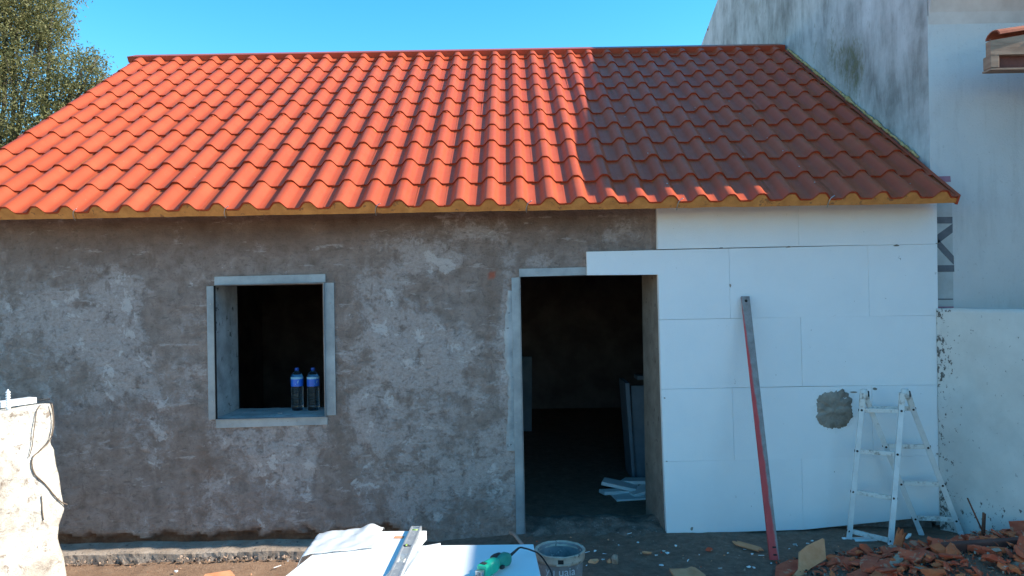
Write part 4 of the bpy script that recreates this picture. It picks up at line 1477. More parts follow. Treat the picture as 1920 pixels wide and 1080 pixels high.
# ------------------------------------------------------------------ things inside the doorway
def inside():
    def slab(name, pts, th, mat, label, cat='foam board', group=None, nrm=None):
        pts = [Vector(p) for p in pts]
        n = (pts[1] - pts[0]).cross(pts[2] - pts[0]).normalized() if nrm is None else Vector(nrm)
        c = pts[0]
        g = G()
        m = len(pts)
        vs = [p - c for p in pts] + [p - c + n * th for p in pts]
        g.add(vs, [tuple(range(m)), tuple(reversed(range(m, 2 * m)))] + [(i, m + i, m + (i + 1) % m, (i + 1) % m) for i in range(m)])
        o = g.build(name, mat, None, c)
        return tag(o, label, cat, group)
    # board standing behind the left jamb
    d = 9.25
    slab('foam_board', [P(940, 812, d), P(997, 812, d), P(997, 669, d), P(940, 669, d)], 0.05, M['dimmed_board'], 'pale foam board standing in the dark room at the hinge side of the doorway', nrm=(0, 1, 0))
    # boards leaning at the right
    d = 6.85
    fl = -0.03
    a = P(1185, 905, d)
    slab('foam_board', [P(1190, 905, d), P(1262, 905, d), P(1262, 722, d + 0.12), P(1183, 724, d + 0.12)], 0.05, M['dimmed_board'], 'wide foam board leaning inside the doorway on the far jamb', nrm=(0, 1, 0))
    slab('foam_board', [P(1186, 900, d - 0.06), P(1191, 900, d - 0.06), P(1180, 718, d + 0.05), P(1172, 718, d + 0.05)], 0.4, M['dimmed_board'], 'narrow foam board seen edge-on leaning inside the doorway', nrm=(0, 1, 0))
    slab('foam_board', [P(1195, 712, d + 0.35), P(1240, 712, d + 0.35), P(1240, 705, d + 0.35), P(1195, 705, d + 0.35)], 0.2, M['dimmed_board'], 'foam board end just visible above the leaning boards in the dark room', nrm=(0, 1, 0))
    # offcuts lying on the floor
    lab = ['lower foam offcut lying flat in the doorway pile', 'topmost foam offcut tilted on the doorway pile', 'foam offcut at the back of the doorway pile', 'thin foam offcut nearest the threshold in the doorway pile',
           'small foam lump at the open side of the doorway pile', 'foam offcut poking out to the open side of the doorway pile', 'steeply tilted foam offcut against the jamb in the doorway pile']
    specs = [(1188, 938, 0.0, 0.32, 0.20, 0.045, 8, 0), (1162, 912, 0.075, 0.27, 0.15, 0.03, -16, 9), (1198, 905, 0.085, 0.28, 0.13, 0.03, -30, -6), (1207, 955, 0.0, 0.16, 0.08, 0.025, -18, 0), (1146, 932, 0.0, 0.07, 0.07, 0.05, 30, 10), (1160, 925, 0.035, 0.30, 0.09, 0.03, 22, 5), (1204, 922, 0.055, 0.2, 0.16, 0.03, 12, -14)]
    for l, (px, py, z, w, dp, h, rz, tl) in zip(lab, specs):
        p = PZ(px, py, z - 0.07)
        g = G().box((0, 0, h / 2), (w * 1.1, dp * 1.1, h), Matrix.Rotation(R(rz), 3, 'Z') @ Matrix.Rotation(R(tl), 3, 'Y'), 0.004)
        tag(g.build('foam_offcut', M['foam_clean'], None, p), l, 'foam offcut', 'foam offcuts inside the doorway')
    # stone and debris on the floor
    for px, py, s in ((1172, 978, 0.035),):
        pass


inside()

# ------------------------------------------------------------------ straightedge leaning on the foam
def straightedge():
    b = PZ(1452, 1050, 0.004)
    t_ = P(1397, 556, CAM_D - 0.085)
    b.x += 0.0
    ax = (t_ - b)
    Lb = ax.length
    root = thing('straightedge', 'long aluminium straightedge with worn red paint leaning against the white foam boards', 'straightedge', b)
    z = ax.normalized()
    x = (Vector((1, 0, 0)) - z * z.x).normalized()
    y = z.cross(x)
    root.matrix_world = Matrix.Translation(b) @ Matrix((x, y, z)).transposed().to_4x4()
    g = G().box((0, 0, Lb / 2), (0.058, 0.022, Lb), None, 0.003)
    g.build('bar', M['bar'], root)
    for zz in (0.03, 0.075):
        q = G().box((0.004, -0.0112, zz), (0.022, 0.003, 0.010), None, 0.001)
        q.build('slot', M['dark'], root)
    q = G().lathe([(0.012, -0.0125), (0.012, -0.0105)], 14, (0, 0, Lb - 0.03), 0, True, True, None)
    q = G()
    q.lathe([(0.010, 0), (0.010, 0.002)], 12, (0, -0.011, Lb - 0.035), 0, True, True, Matrix.Rotation(R(90), 3, 'X'))
    q.build('hole', M['dark'], root)


straightedge()

# ------------------------------------------------------------------ ladder
def ladder():
    FLt, FLb = P(1618, 742, 4.98), P(1592, 1010, 5.0)
    FRt, FRb = P(1692, 742, 4.90), P(1669, 1030, 4.83)
    BLt, BLb = P(1622, 742, 5.0), P(1727, 1000, 5.09)
    BRt, BRb = P(1702, 742, 4.93), P(1803, 1004, 5.02)
    root = thing('step_ladder', 'short white folding step ladder spattered with paint standing against the foam wall', 'ladder', ((FLb + FRb + BLb + BRb) / 4).to_tuple()[:2] + (0,))
    L = Local(root)
    nf = (FRt - FLt).normalized()
    for a, b in ((FLt, FLb), (FRt, FRb), (BLt, BLb), (BRt, BRb)):
        g = G().bar(a, b, 0.032, 0.045, nf, 0, 0.003)
        L.part(g, 'stile', M['ladder'])
        # end cap
        d = (b - a).normalized()
    for a0, a1, b0, b1, ts in ((FLt, FLb, FRt, FRb, (0.10, 0.385, 0.67, 0.945)), (BLt, BLb, BRt, BRb, (0.09, 0.36, 0.63, 0.885))):
        for t_ in ts:
            p, q = a0.lerp(a1, t_), b0.lerp(b1, t_)
            d = (q - p).normalized()
            g = G().bar(p + d * 0.0165, q - d * 0.0165, 0.028, 0.026, (0, 0, 1), 0, 0.003)
            L.part(g, 'rung', M['ladder_rung'])
            for e, sgn in ((q, 1), (p, -1)):
                h = G()
                fw = Vector((0.3, -1, 0)).normalized()
                # dark rivet mouth on the outer face and on the near face of the stile
                st_dir = (b1 - b0).normalized()
                h.tube([e + d * 0.014 * sgn, e + d * 0.0195 * sgn], 0.0085, 10)
                face = d.cross(st_dir).normalized()
                if face.y > 0:
                    face = -face
                h.tube([e + face * 0.020, e + face * 0.0245], 0.0075, 10)
                L.part(h, 'rivet', M['dark'])
    for a, b in ((FLt, BLt), (FRt, BRt)):
        c = (a + b) / 2 + Vector((0, 0, 0.012))
        g = G()
        g.tube([c - nf * 0.021, c + nf * 0.021], 0.034, 18)
        g.bar(a + Vector((0, 0, 0.02)), a + (FLb - FLt).normalized() * 0.075, 0.034, 0.056, nf, 0, 0.004)
        g.bar(b + Vector((0, 0, 0.02)), b + (BLb - BLt).normalized() * 0.075, 0.034, 0.056, nf, 0, 0.004)
        h = L.part(g, 'hinge', M['ladder_rung'])
        g = G()
        g.tube([c + nf * 0.022, c + nf * 0.031], 0.021, 14)
        L.part(g, 'hinge_knob', M['black'], h)
    # stabiliser bar under the front left stile and rubber feet
    g = G().bar(FLb + Vector((-0.045, 0.005, -0.005)), FLb + Vector((0.17, -0.02, 0.0)), 0.022, 0.03, (0, 0, 1), 0, 0.006)
    L.part(g, 'stabiliser_bar', M['white_plastic'])
    for b, a in ((FRb, FRt), (BLb, BLt), (BRb, BRt)):
        d = (b - a).normalized()
        g = G().bar(b - d * 0.045, b + d * 0.006, 0.035, 0.048, nf, 0, 0.005)
        L.part(g, 'foot', M['white_plastic'])


ladder()

# ------------------------------------------------------------------ stack of loose foam boards with tools
STK = 0.45


def stack():
    labels = {}
    # (x0,x1,y0(back),y1(front), top z, rz, label)
    zA = STK
    A_l, A_r = PZ(632, 997, zA), PZ(800, 995, zA)
    B_r, B_l = PZ(1001, 1020, zA - 0.05), PZ(594, 1040, zA - 0.05)
    boards = []
    yf = -2.75

    def bd(corners, top, th, label, group='foam boards stacked on the ground', mat='foam_clean'):
        c = sum((Vector((a, b, 0)) for a, b in corners), Vector()) / 4
        bm = bmesh.new()
        tv = [bm.verts.new((a - c.x, b - c.y, 0.0)) for a, b in corners]
        bv = [bm.verts.new((a - c.x, b - c.y, -th)) for a, b in corners]
        bm.faces.new(tv)
        bm.faces.new(list(reversed(bv)))
        for i in range(4):
            j = (i + 1) % 4
            bm.faces.new((tv[i], bv[i], bv[j], tv[j]))
        bmesh.ops.recalc_face_normals(bm, faces=bm.faces)
        bmesh.ops.bevel(bm, geom=list(bm.edges), offset=0.002, segments=1, affect='EDGES')
        me = bpy.data.meshes.new('foam_board')
        bm.to_mesh(me)
        bm.free()
        me.materials.append(M[mat])
        o = link('foam_board', me, None, (c.x, c.y, top))
        tag(o, label, 'foam board', group)
    al, ar = PZ(640, 997, zA), PZ(800, 995, zA)
    fl_ = PZ(535, 1080, zA)
    dl = (Vector((fl_.x, fl_.y, 0)) - Vector((al.x, al.y, 0))).normalized()
    L1 = 1.0
    bd([(al.x, al.y), (ar.x, ar.y), (ar.x + dl.x * L1, ar.y + dl.y * L1), (al.x + dl.x * L1, al.y + dl.y * L1)], zA, 0.049, 'narrow sunlit foam board on top of the stack carrying the spirit level')
    # second layer: one wide board with the jigsaw on it, and a strip stepping out
    z2 = zA - 0.05
    br = PZ(1000, 1020, z2)
    fr_ = PZ(1014, 1080, z2)
    dr = (Vector((fr_.x, fr_.y, 0)) - Vector((br.x, br.y, 0))).normalized()
    sl = PZ(826, 1021, z2)
    bd([(al.x - 0.005, sl.y), (br.x, br.y), (br.x + dr.x * L1, br.y + dr.y * L1), (al.x - 0.02 + dl.x * L1, br.y + dl.y * L1)], z2 - 0.001, 0.049, 'wide foam board in the stack carrying the green jigsaw')
    # upper right strip that closes the step beside board A
    s1, s2 = PZ(803, 1014, zA - 0.001), PZ(826, 1017, zA - 0.024)
    bd([(ar.x + 0.003, s1.y), (s2.x, s2.y), (s2.x + dl.x * 0.6, s2.y + dl.y * 0.9), (ar.x + 0.003 + dl.x * 0.6, s1.y + dl.y * 0.9)], zA - 0.026, 0.0235, 'slim foam strip stepping out beside the top board of the stack')
    z = z2 - 0.051
    k = 0
    while z > -0.04:
        j = lambda: rng.uniform(-0.012, 0.012)
        bd([(al.x + j(), sl.y - 0.02 + j()), (br.x - 0.012 + j(), br.y - 0.015 + j()), (br.x - 0.012 + j() + dr.x * L1, br.y + j() + dr.y * L1), (al.x + j() + dl.x * L1, br.y + dl.y * L1 + j())], z, 0.049, 'foam board buried lower in the stack under the jigsaw')
        z -= 0.0505
        k += 1
    # white plastic film bunched up at the back corner
    g = G()
    nx, ny = 40, 16
    vs, fs = [], []
    pa, pb = PZ(585, 1012, zA), PZ(718, 997, zA)
    for jn in range(ny):
        v = jn / (ny - 1)
        for i in range(nx):
            u = i / (nx - 1)
            p = Vector((pa.x - 0.02 + (pb.x - pa.x + 0.02) * u, al.y + 0.055 - 0.33 * v - 0.10 * (1 - u), 0))
            hump = 0.008 + 0.034 * math.exp(-((u - 0.80) / 0.17) ** 2) * (1 - v) ** 1.2 + 0.020 * math.exp(-((u - 0.35) / 0.3) ** 2) * (1 - v) ** 1.4
            zz = zA + hump * (0.9 + 0.1 * math.sin(u * 23 + v * 9)) * (1 - 0.4 * v) + 0.006 * fbm(u * 5, v * 9, 3, 4) + 0.004
            if v < 0.10:
                zz -= 0.03 * (0.10 - v) / 0.10
            edge = min(u, 1 - u, 1 - v)
            zz = max(zA + 0.003, zz) if p.y < al.y else zz
            if u < 0.12:
                zz -= 0.10 * ((0.12 - u) / 0.12) ** 1.5
            vs.append((p.x - pa.x, p.y - pa.y, zz - pa.z))
    for jn in range(ny - 1):
        for i in range(nx - 1):
            fs.append((jn * nx + i, jn * nx + i + 1, (jn + 1) * nx + i + 1, (jn + 1) * nx + i))
    g.add(vs, fs, 0, True)
    o = g.build('plastic_film', M['film'], None, pa)
    sol = o.modifiers.new('solid', 'SOLIDIFY')
    sol.thickness = 0.0015
    tag(o, 'crumpled white plastic film bunched at the back corner of the foam stack', 'film')

    # spirit level
    a = PZ(781, 986, zA + 0.025)
    b = PZ(739, 1080, zA + 0.025)
    dirv = (b - a)
    dirv.z = 0
    dirv.normalize()
    c = a + dirv * 0.0
    root = thing('spirit_level', 'silver aluminium spirit level lying on the sunlit foam stack', 'spirit level', (c.x, c.y, zA + 0.001))
    side = Vector((-dirv.y, dirv.x, 0))
    root.matrix_world = Matrix.Translation((c.x, c.y, zA + 0.001)) @ Matrix((side, dirv, Vector((0, 0, 1)))).transposed().to_4x4()
    W, H, LL = 0.056, 0.024, 0.8
    g = G()
    # body with openings: two edge rails and cross webs between the windows
    for sx in (-1, 1):
        g.box((sx * (W / 2 - 0.005), LL / 2, H / 2), (0.010, LL, H), None, 0.0012)
    for y0, y1 in ((0.0, 0.012), (0.028, 0.040), (0.068, 0.285), (0.315, 0.42), (0.52, LL)):
        g.box((0, (y0 + y1) / 2, H / 2), (W - 0.0205, y1 - y0, H - 0.004), None, 0.001)
    g.build('body', M['alu'], root)
    q = G().box((0, 0.020, H / 2 - 0.004), (W - 0.021, 0.0155, H - 0.012))
    q.build('end_slot', M['dark'], root)
    q = G().box((0, 0.054, H / 2 - 0.005), (W - 0.021, 0.0275, H - 0.013))
    q.build('vial_holder', M['vial'], root)
    q = G().tube([(-0.014, 0.054, H - 0.007), (0.014, 0.054, H - 0.007)], 0.006, 10)
    q.build('vial', M['vial'], root)
    q = G().lathe([(0.0145, 0.004), (0.0145, H + 0.0005), (0.011, H + 0.001)], 18, (-0.008, 0.30, 0))
    q.build('vial_housing', M['black'], root)
    q = G().tube([(-0.008, 0.290, H - 0.001), (-0.008, 0.310, H - 0.001)], 0.0055, 10)
    q.build('vial', M['vial'], root)
    # sticker on the foam by the level
    p = PZ(748, 1008, zA)
    g = G().box((0, 0, 0.0005), (0.05, 0.035, 0.001), Matrix.Rotation(R(-5), 3, 'Z'))
    tag(g.build('paper_tag', M['tan'], None, p + Vector((0, 0, 0.0012))), 'faded paper tag lying on the foam beside the spirit level', 'paper tag')
    return z2


Z2 = stack()


def jigsaw():
    z0 = Z2 + 0.001
    head = PZ(917, 1062, z0 + 0.05)
    tail = PZ(955, 1038, z0 + 0.05)
    base = Vector((head.x, head.y, z0))
    d = (tail - head)
    d.z = 0
    d.normalize()
    sd = Vector((-d.y, d.x, 0))
    root = thing('jigsaw', 'green electric jigsaw lying on the foam stack with its black cable trailing off', 'jigsaw', base)
    root.matrix_world = Matrix.Translation(base) @ Matrix((d, sd, Vector((0, 0, 1)))).transposed().to_4x4()
    # handle: lofted grip along local x
    def loft(stations, n=14):
        g = G()
        vs, fs = [], []
        for x, yy, zz, ry, rz in stations:
            for k in range(n):
                a = 2 * math.pi * k / n
                ca, sa = math.cos(a), math.sin(a)
                e = 0.75
                vs.append((x, yy + ry * math.copysign(abs(ca) ** e, ca), zz + rz * math.copysign(abs(sa) ** e, sa)))
        for i in range(len(stations) - 1):
            for k in range(n):
                fs.append((i * n + k, i * n + (k + 1) % n, (i + 1) * n + (k + 1) % n, (i + 1) * n + k))
        fs += [tuple(reversed(range(n))), tuple((len(stations) - 1) * n + k for k in range(n))]
        return g.add(vs, fs, 0, True)
    loft([(-0.025, 0, 0.045, 0.022, 0.026), (-0.02, 0, 0.045, 0.028, 0.034), (0.03, 0, 0.044, 0.029, 0.034), (0.052, 0, 0.044, 0.025, 0.030), (0.06, 0, 0.045, 0.022, 0.026)]).build('motor_housing', M['green'], root)
    loft([(0.058, 0, 0.045, 0.0215, 0.026), (0.08, 0, 0.044, 0.024, 0.028), (0.12, 0, 0.040, 0.028, 0.032), (0.15, 0, 0.036, 0.029, 0.033), (0.168, 0, 0.035, 0.023, 0.026), (0.174, 0, 0.035, 0.012, 0.014)]).build('grip', M['green_grip'], root)
    loft([(0.06, 0.012, 0.058, 0.020, 0.020), (0.09, 0.016, 0.060, 0.017, 0.018), (0.125, 0.018, 0.058, 0.014, 0.014), (0.14, 0.018, 0.055, 0.006, 0.006)]).build('grip_pad', M['black'], root)
    G().box((-0.043, 0.0, 0.045), (0.045, 0.05, 0.060), None, 0.008).build('gear_head', M['green'], root)
    G().box((-0.040, 0.004, 0.0765), (0.022, 0.026, 0.004), None, 0.001).build('rating_plate', M['black'], root)
    G().box((0.066, -0.03, 0.03), (0.026, 0.016, 0.014), None, 0.003).build('trigger', M['black'], root)
    g = G()
    g.box((-0.079, 0.0, 0.045), (0.024, 0.034, 0.028), None, 0.003)
    g.box((-0.098, 0.0, 0.045), (0.018, 0.012, 0.018), None, 0.002)
    g.build('blade_clamp', M['steel'], root)
    G().box((-0.085, 0, 0.006), (0.12, 0.072, 0.004), None, 0.001).build('sole_plate', M['steel'], root)
    G().box((-0.128, 0, 0.045), (0.05, 0.002, 0.008)).build('blade', M['steel'], root)
    # cable: along the board, over its edge and down beside the bucket
    inv = root.matrix_world.inverted()
    tip = root.matrix_world @ Vector((0.172, 0, 0.035))
    pts = [tip, PZ(972, 1028, z0 + 0.045), PZ(984, 1028, z0 + 0.040), PZ(997, 1032, z0 + 0.022), PZ(1008, 1037, z0 + 0.010), P(1017, 1046, 3.74), P(1026, 1059, 3.66), P(1034, 1074, 3.58), P(1038, 1100, 3.5)]
    g = G()
    g.tube([inv @ p for p in pts], 0.0042, 8, 0, 5)
    g.tube([inv @ tip, inv @ PZ(972, 1028, z0 + 0.045)], [0.008, 0.0055], 8)
    g.build('cable', M['black'], root)


jigsaw()


def bucket():
    c = Vector((PZ(1050, 1028.5, 0.285).x, PZ(1050, 1028.5, 0.285).y, 0))
    gz = -0.012
    root = thing('bucket', 'mortar-crusted plastic bucket standing by the foam stack in front of the doorway', 'bucket', (c.x, c.y, gz))
    n = 40
    Rt, Rb, H = 0.136, 0.112, 0.297
    g = G()
    rad = lambda z: Rb + (Rt - 0.008 - Rb) * z / H
    g.lathe([(Rb, 0), (rad(0.1), 0.1), (rad(0.22), 0.22), (rad(H - 0.01), H - 0.01)], n, cap=False)
    g.lathe([(Rb - 0.004, 0.006), (rad(0.22) - 0.005, 0.22), (rad(H - 0.006) - 0.006, H - 0.006)], n, cap=False)
    g.lathe([(0.001, 0.0), (Rb, 0.0)], n, cap=False)
    g.build('body', M['bucket_side'], root)
    # collar and rim, with crusted irregular edge
    g = G()
    prof = [(rad(0.246) + 0.001, 0.246), (Rt - 0.001, 0.247), (Rt, 0.262), (Rt + 0.001, 0.288), (Rt + 0.003, 0.294), (Rt - 0.003, 0.299), (Rt - 0.012, 0.296), (Rt - 0.016, 0.27)]
    g.lathe(prof, n, cap=False)
    g.v = [(x * (1 + 0.018 * fbm(x * 22, y * 22, z * 30, 4)), y * (1 + 0.018 * fbm(x * 22, y * 22, z * 30, 4)), z + (0.004 * fbm(x * 30, y * 30, 3, 3) if z > 0.28 else 0)) for x, y, z in g.v]
    g.build('collar', M['bucket'], root)
    # mortar crust inside, set at half height
    g = G()
    vs, fs = [(0, 0, 0.10)], []
    m = 5
    for j in range(1, m + 1):
        for i in range(28):
            a = 2 * math.pi * i / 28
            rr = (rad(0.12) - 0.007) * j / m
            vs.append((rr * math.cos(a), rr * math.sin(a), 0.10 + 0.02 * fbm(rr * math.cos(a) * 12, rr * math.sin(a) * 12, 2, 4) + (0.02 if j == m else 0)))
    for i in range(28):
        fs.append((0, 1 + i, 1 + (i + 1) % 28))
        for j in range(m - 1):
            p, q = 1 + j * 28 + i, 1 + j * 28 + (i + 1) % 28
            fs.append((p, p + 28, q + 28, q))
    g.add(vs, fs, 0, True)
    g.build('mortar_residue', M['bucket'], root)
    # dark hole and moulded ledge on the collar, facing the camera
    ang = math.atan2(-CAM_D - c.y, -c.x)

    def on(a, r_, z):
        return (r_ * math.cos(a), r_ * math.sin(a), z)
    g = G().box((0, 0, 0), (0.006, 0.075, 0.010), None, 0.002)
    o = g.build('handle_ledge', M['bucket'], root)
    o.location = on(ang + 0.12, Rt + 0.002, 0.254)
    o.rotation_euler.z = ang + 0.12
    g = G().box((0, 0, 0), (0.003, 0.030, 0.022), None, 0.001)
    o = g.build('lug_hole', M['dark'], root)
    o.location = on(ang + 0.02, Rt + 0.0012, 0.271)
    o.rotation_euler.z = ang + 0.02
    # printed word on the side, bent round the bucket
    cu = bpy.data.curves.new('lettering', 'FONT')
    cu.body = 'yu uaia'
    cu.size = 0.062
    cu.align_x = 'CENTER'
    cu.resolution_u = 3
    tmp = bpy.data.objects.new('lettering', cu)
    COL.objects.link(tmp)
    dg = bpy.context.evaluated_depsgraph_get()
    me = bpy.data.meshes.new_from_object(tmp.evaluated_get(dg))
    bpy.data.objects.remove(tmp)
    for v in me.vertices:
        z = v.co.y + 0.192
        r_ = rad(z) + 0.0012
        a = ang + v.co.x / r_
        v.co = on(a, r_, z)
    me.materials.clear()
    me.materials.append(M['print'])
    me.name = 'lettering'
    link('lettering', me, root)


bucket()


def pipe_stub():
    p0, p1, p2 = P(957, 999, 5.16), P(966, 1004, 5.05), P(988, 1026, 4.85)
    p2.z = 0.0
    g = G()
    g.tube([Vector((0, 0, 0)), p1 - p0, p2 - p0], 0.013, 10, 0, 4)
    tag(g.build('pipe', M['pipe'], None, p0), 'pinkish conduit pipe poking up beside the doorway strip behind the bucket', 'pipe')


pipe_stub()

# ------------------------------------------------------------------ rubble and debris
def hull_mesh(name, mat, sx, sy, sz, n, seed):
    r_ = random.Random(seed)
    bm = bmesh.new()
    for _ in range(n):
        v = Vector((r_.gauss(0, 1), r_.gauss(0, 1), r_.gauss(0, 1))).normalized()
        m = max(abs(v.x), abs(v.y), abs(v.z)) ** 0.7
        bm.verts.new((v.x / m * sx / 2, v.y / m * sy / 2, v.z / m * sz / 2))
    res = bmesh.ops.convex_hull(bm, input=bm.verts)
    loose = [v for v in bm.verts if not v.link_faces]
    bmesh.ops.delete(bm, geom=loose, context='VERTS')
    me = bpy.data.meshes.new(name)
    bm.to_mesh(me)
    bm.free()
    me.materials.append(mat)
    return me


def shard_mesh(name, mat, L_, W_, th, curve, seed):
    """broken piece of a barrel tile: curved plate with a jagged outline"""
    r_ = random.Random(seed)
    nu, nv = 6, 5
    g = G()
    vs, fs = [], []
    j0 = [r_.uniform(-0.16, 0.16) for _ in range(nv)]
    j1 = [r_.uniform(-0.22, 0.22) for _ in range(nv)]
    k0 = [r_.uniform(-0.05, 0.05) for _ in range(nu)]
    for side in (0, 1):
        for a in range(nu):
            for b in range(nv):
                u, v = a / (nu - 1), b / (nv - 1)
                x = L_ * ((u - 0.5) + j0[b] * (1 - u) + j1[b] * u)
                y = W_ * (v - 0.5 + k0[a] * (b in (0, nv - 1)))
                ang = (v - 0.5) * curve
                rr = W_ / max(curve, 0.05)
                yy, zz = (rr - side * th) * math.sin(ang) if curve > 0.05 else y, (rr - side * th) * math.cos(ang) - rr if curve > 0.05 else -side * th
                vs.append((x, yy, zz + th / 2))
    idx = lambda s, a, b: s * nu * nv + a * nv + b
    for a in range(nu - 1):
        for b in range(nv - 1):
            fs.append((idx(0, a, b), idx(0, a + 1, b), idx(0, a + 1, b + 1), idx(0, a, b + 1)))
            fs.append((idx(1, a, b), idx(1, a, b + 1), idx(1, a + 1, b + 1), idx(1, a + 1, b)))
    for a in range(nu - 1):
        for b in (0, nv - 1):
            fs.append((idx(0, a, b), idx(1, a, b), idx(1, a + 1, b), idx(0, a + 1, b)))
    for b in range(nv - 1):
        for a in (0, nu - 1):
            fs.append((idx(0, a, b), idx(0, a, b + 1), idx(1, a, b + 1), idx(1, a, b)))
    g.add(vs, fs)
    return g.mesh(name, mat)


def rubble():
    r_ = random.Random(21)
    protos = []
    for k in range(6):
        protos.append(('brick_shard', shard_mesh('brick_shard', M['clay'] if k % 3 else M['clay_orange'], r_.uniform(0.06, 0.12), r_.uniform(0.05, 0.08), 0.018, r_.uniform(0.4, 1.6), 40 + k), 1.3))
    for k in range(6):
        protos.append(('brick_lump', hull_mesh('brick_lump', M['clay_orange'] if k % 3 == 1 else M['clay'], r_.uniform(0.06, 0.13), r_.uniform(0.045, 0.075), r_.uniform(0.035, 0.06), 11, 70 + k), 4))
    for k in range(4):
        protos.append(('mortar_lump', hull_mesh('mortar_lump', M['lump'], r_.uniform(0.05, 0.09), r_.uniform(0.04, 0.06), r_.uniform(0.03, 0.05), 12, 90 + k), 1.3))
    names = {'brick_shard': ('broken curved shard of red clay tile in the rubble heap', 'tile shard', 'red tile shards in the rubble heap'),
             'brick_lump': ('broken lump of red brick in the rubble heap by the ladder', 'brick lump', 'red brick lumps in the rubble heap'),
             'mortar_lump': ('grey crumb of old mortar among the red rubble', 'mortar lump', 'grey mortar lumps in the rubble heap')}
    ws = [p[2] for p in protos]
    cnt = 0
    tries = 0
    while cnt < 320 and tries < 6000:
        tries += 1
        x, y = r_.uniform(1.75, 3.4), r_.uniform(-1.25, -0.30)
        d = y + CAM_D
        # outline of the heap
        lim = -0.60 + 0.26 * sstep(2.55, 3.2, x) - 0.12 * (1 - sstep(1.75, 2.2, x))
        if y > lim or (y > lim - 0.1 and r_.random() < 0.45):
            continue
        s = (Vector((x, y, 0)) - BW[0]).dot(BW[2])
        if s < 0.03:
            continue
        if x < 2.0 and r_.random() < 0.5:
            continue
        nm, me, _ = r_.choices(protos, ws)[0]
        o = link(nm, me)
        sc = r_.uniform(0.40, 1.0) * (1.0 if r_.random() < 0.86 else 1.9)
        z = float(ground_z(np.array(x), np.array(y)))
        up = 0.008 + 0.016 * r_.random() + (0.03 * r_.random() if -1.2 < y < -0.7 and x > 2.0 else 0)
        o.location = (x, y, z + up)
        o.rotation_euler = (r_.gauss(0, 0.3), r_.gauss(0, 0.3), r_.uniform(0, 6.28))
        o.scale = (sc, sc, sc * 0.72)
        tag(o, *names[nm])
        cnt += 1
    # crumbs between them
    h = G()
    for _ in range(5000):
        x, y = r_.uniform(1.6, 3.45), r_.uniform(-1.3, -0.25)
        lim = -0.52 + 0.26 * sstep(2.55, 3.2, x) - 0.12 * (1 - sstep(1.75, 2.2, x))
        if y > lim or (Vector((x, y, 0)) - BW[0]).dot(BW[2]) < 0.02:
            continue
        z = float(ground_z(np.array(x), np.array(y))) + r_.uniform(0.0, 0.02)
        q = r_.uniform(0.006, 0.018)
        c = Vector((x, y, z))
        vs = [c + Vector((r_.uniform(-1, 1), r_.uniform(-1, 1), r_.uniform(-0.7, 0.7))) * q for _ in range(4)]
        h.add(vs, [(0, 1, 2), (0, 3, 1), (1, 3, 2), (0, 2, 3)], r_.choice([0, 0, 1, 2, 2, 3]))
    o = h.build('rubble', [M['clay'], M['clay_orange'], M['lump'], M['dark']])
    tag(o, 'fine red and grey crumbs filling the rubble heap', 'rubble', None, 'stuff')
    # single, recognisable pieces
    specials = [
        ('brick_shard', shard_mesh('brick_shard', M['clay_orange'], 0.13, 0.055, 0.02, 0.3, 301), (1685, 1018), 0.07, (0.2, -1.2, 0.3), 'upright orange brick splinter just beyond the ladder foot', 'brick splinter'),
        ('tile_shard', shard_mesh('tile_shard', M['lump'], 0.22, 0.05, 0.02, 1.2, 303), (1672, 1062), 0.10, (0.3, -0.35, 0.6), 'long curved grey-edged tile fragment in the rubble below the ladder', 'tile shard'),
        ('brick_lump', hull_mesh('brick_lump', M['clay_orange'], 0.10, 0.06, 0.06, 18, 305), (1735, 1050), 0.12, (0.2, 0.3, 0.2), 'rounded orange brick lump in the middle of the rubble', 'brick lump'),
        ('brick_lump', hull_mesh('brick_lump', M['clay_orange'], 0.14, 0.05, 0.05, 18, 306), (1750, 1074), 0.13, (0.1, 0.1, 0.05), 'long orange brick lump at the lower edge of the rubble', 'brick lump'),
        ('stone', hull_mesh('stone', M['lump'], 0.10, 0.07, 0.05, 24, 308), (1860, 1008), 0.10, (0, 0, 0.2), 'flat grey stone below the rusty rods', 'stone'),
        ('stone', hull_mesh('stone', M['lump'], 0.11, 0.09, 0.09, 24, 309), (1908, 1066), 0.13, (0, 0, 0.2), 'pale rounded stone at the corner of the rubble', 'stone')]
    for nm, me, (px, py), z, rot, lab, cat in specials:
        o = link(nm, me, None, PZ(px, py, z))
        o.rotation_euler = rot
        tag(o, lab, cat)
    # dull red beam across the heap
    a, b = PZ(1768, 1030, 0.165), PZ(1950, 1017, 0.175)
    g = G().bar(Vector(), b - a, 0.07, 0.05, (0, 0, 1), 0, 0.008)
    tag(g.build('beam', M['beam_red'], None, a), 'dull dark red beam lying across the rubble by the boundary wall', 'beam')
    # rusty rods
    for k, (p, q, r0, lab) in enumerate((((1843, 998, 4.72), (1814, 934, 4.70), 0.005, 'long rusty rod leaning furthest out of the rubble'), ((1842, 1000, 4.70), (1844, 961, 4.70), 0.007, 'thick short rusty rod standing upright in the rubble'), ((1846, 1000, 4.74), (1847.5, 963, 4.74), 0.0045, 'thin short rusty rod close behind the thick upright one'))):
        a, b = P(*p), P(*q)
        a = a - (b - a) * 0.25
        g = G().tube([Vector(), b - a], r0, 8)
        tag(g.build('rod', M['rust'], None, a), lab, 'rod', 'rusty rods in the rubble')
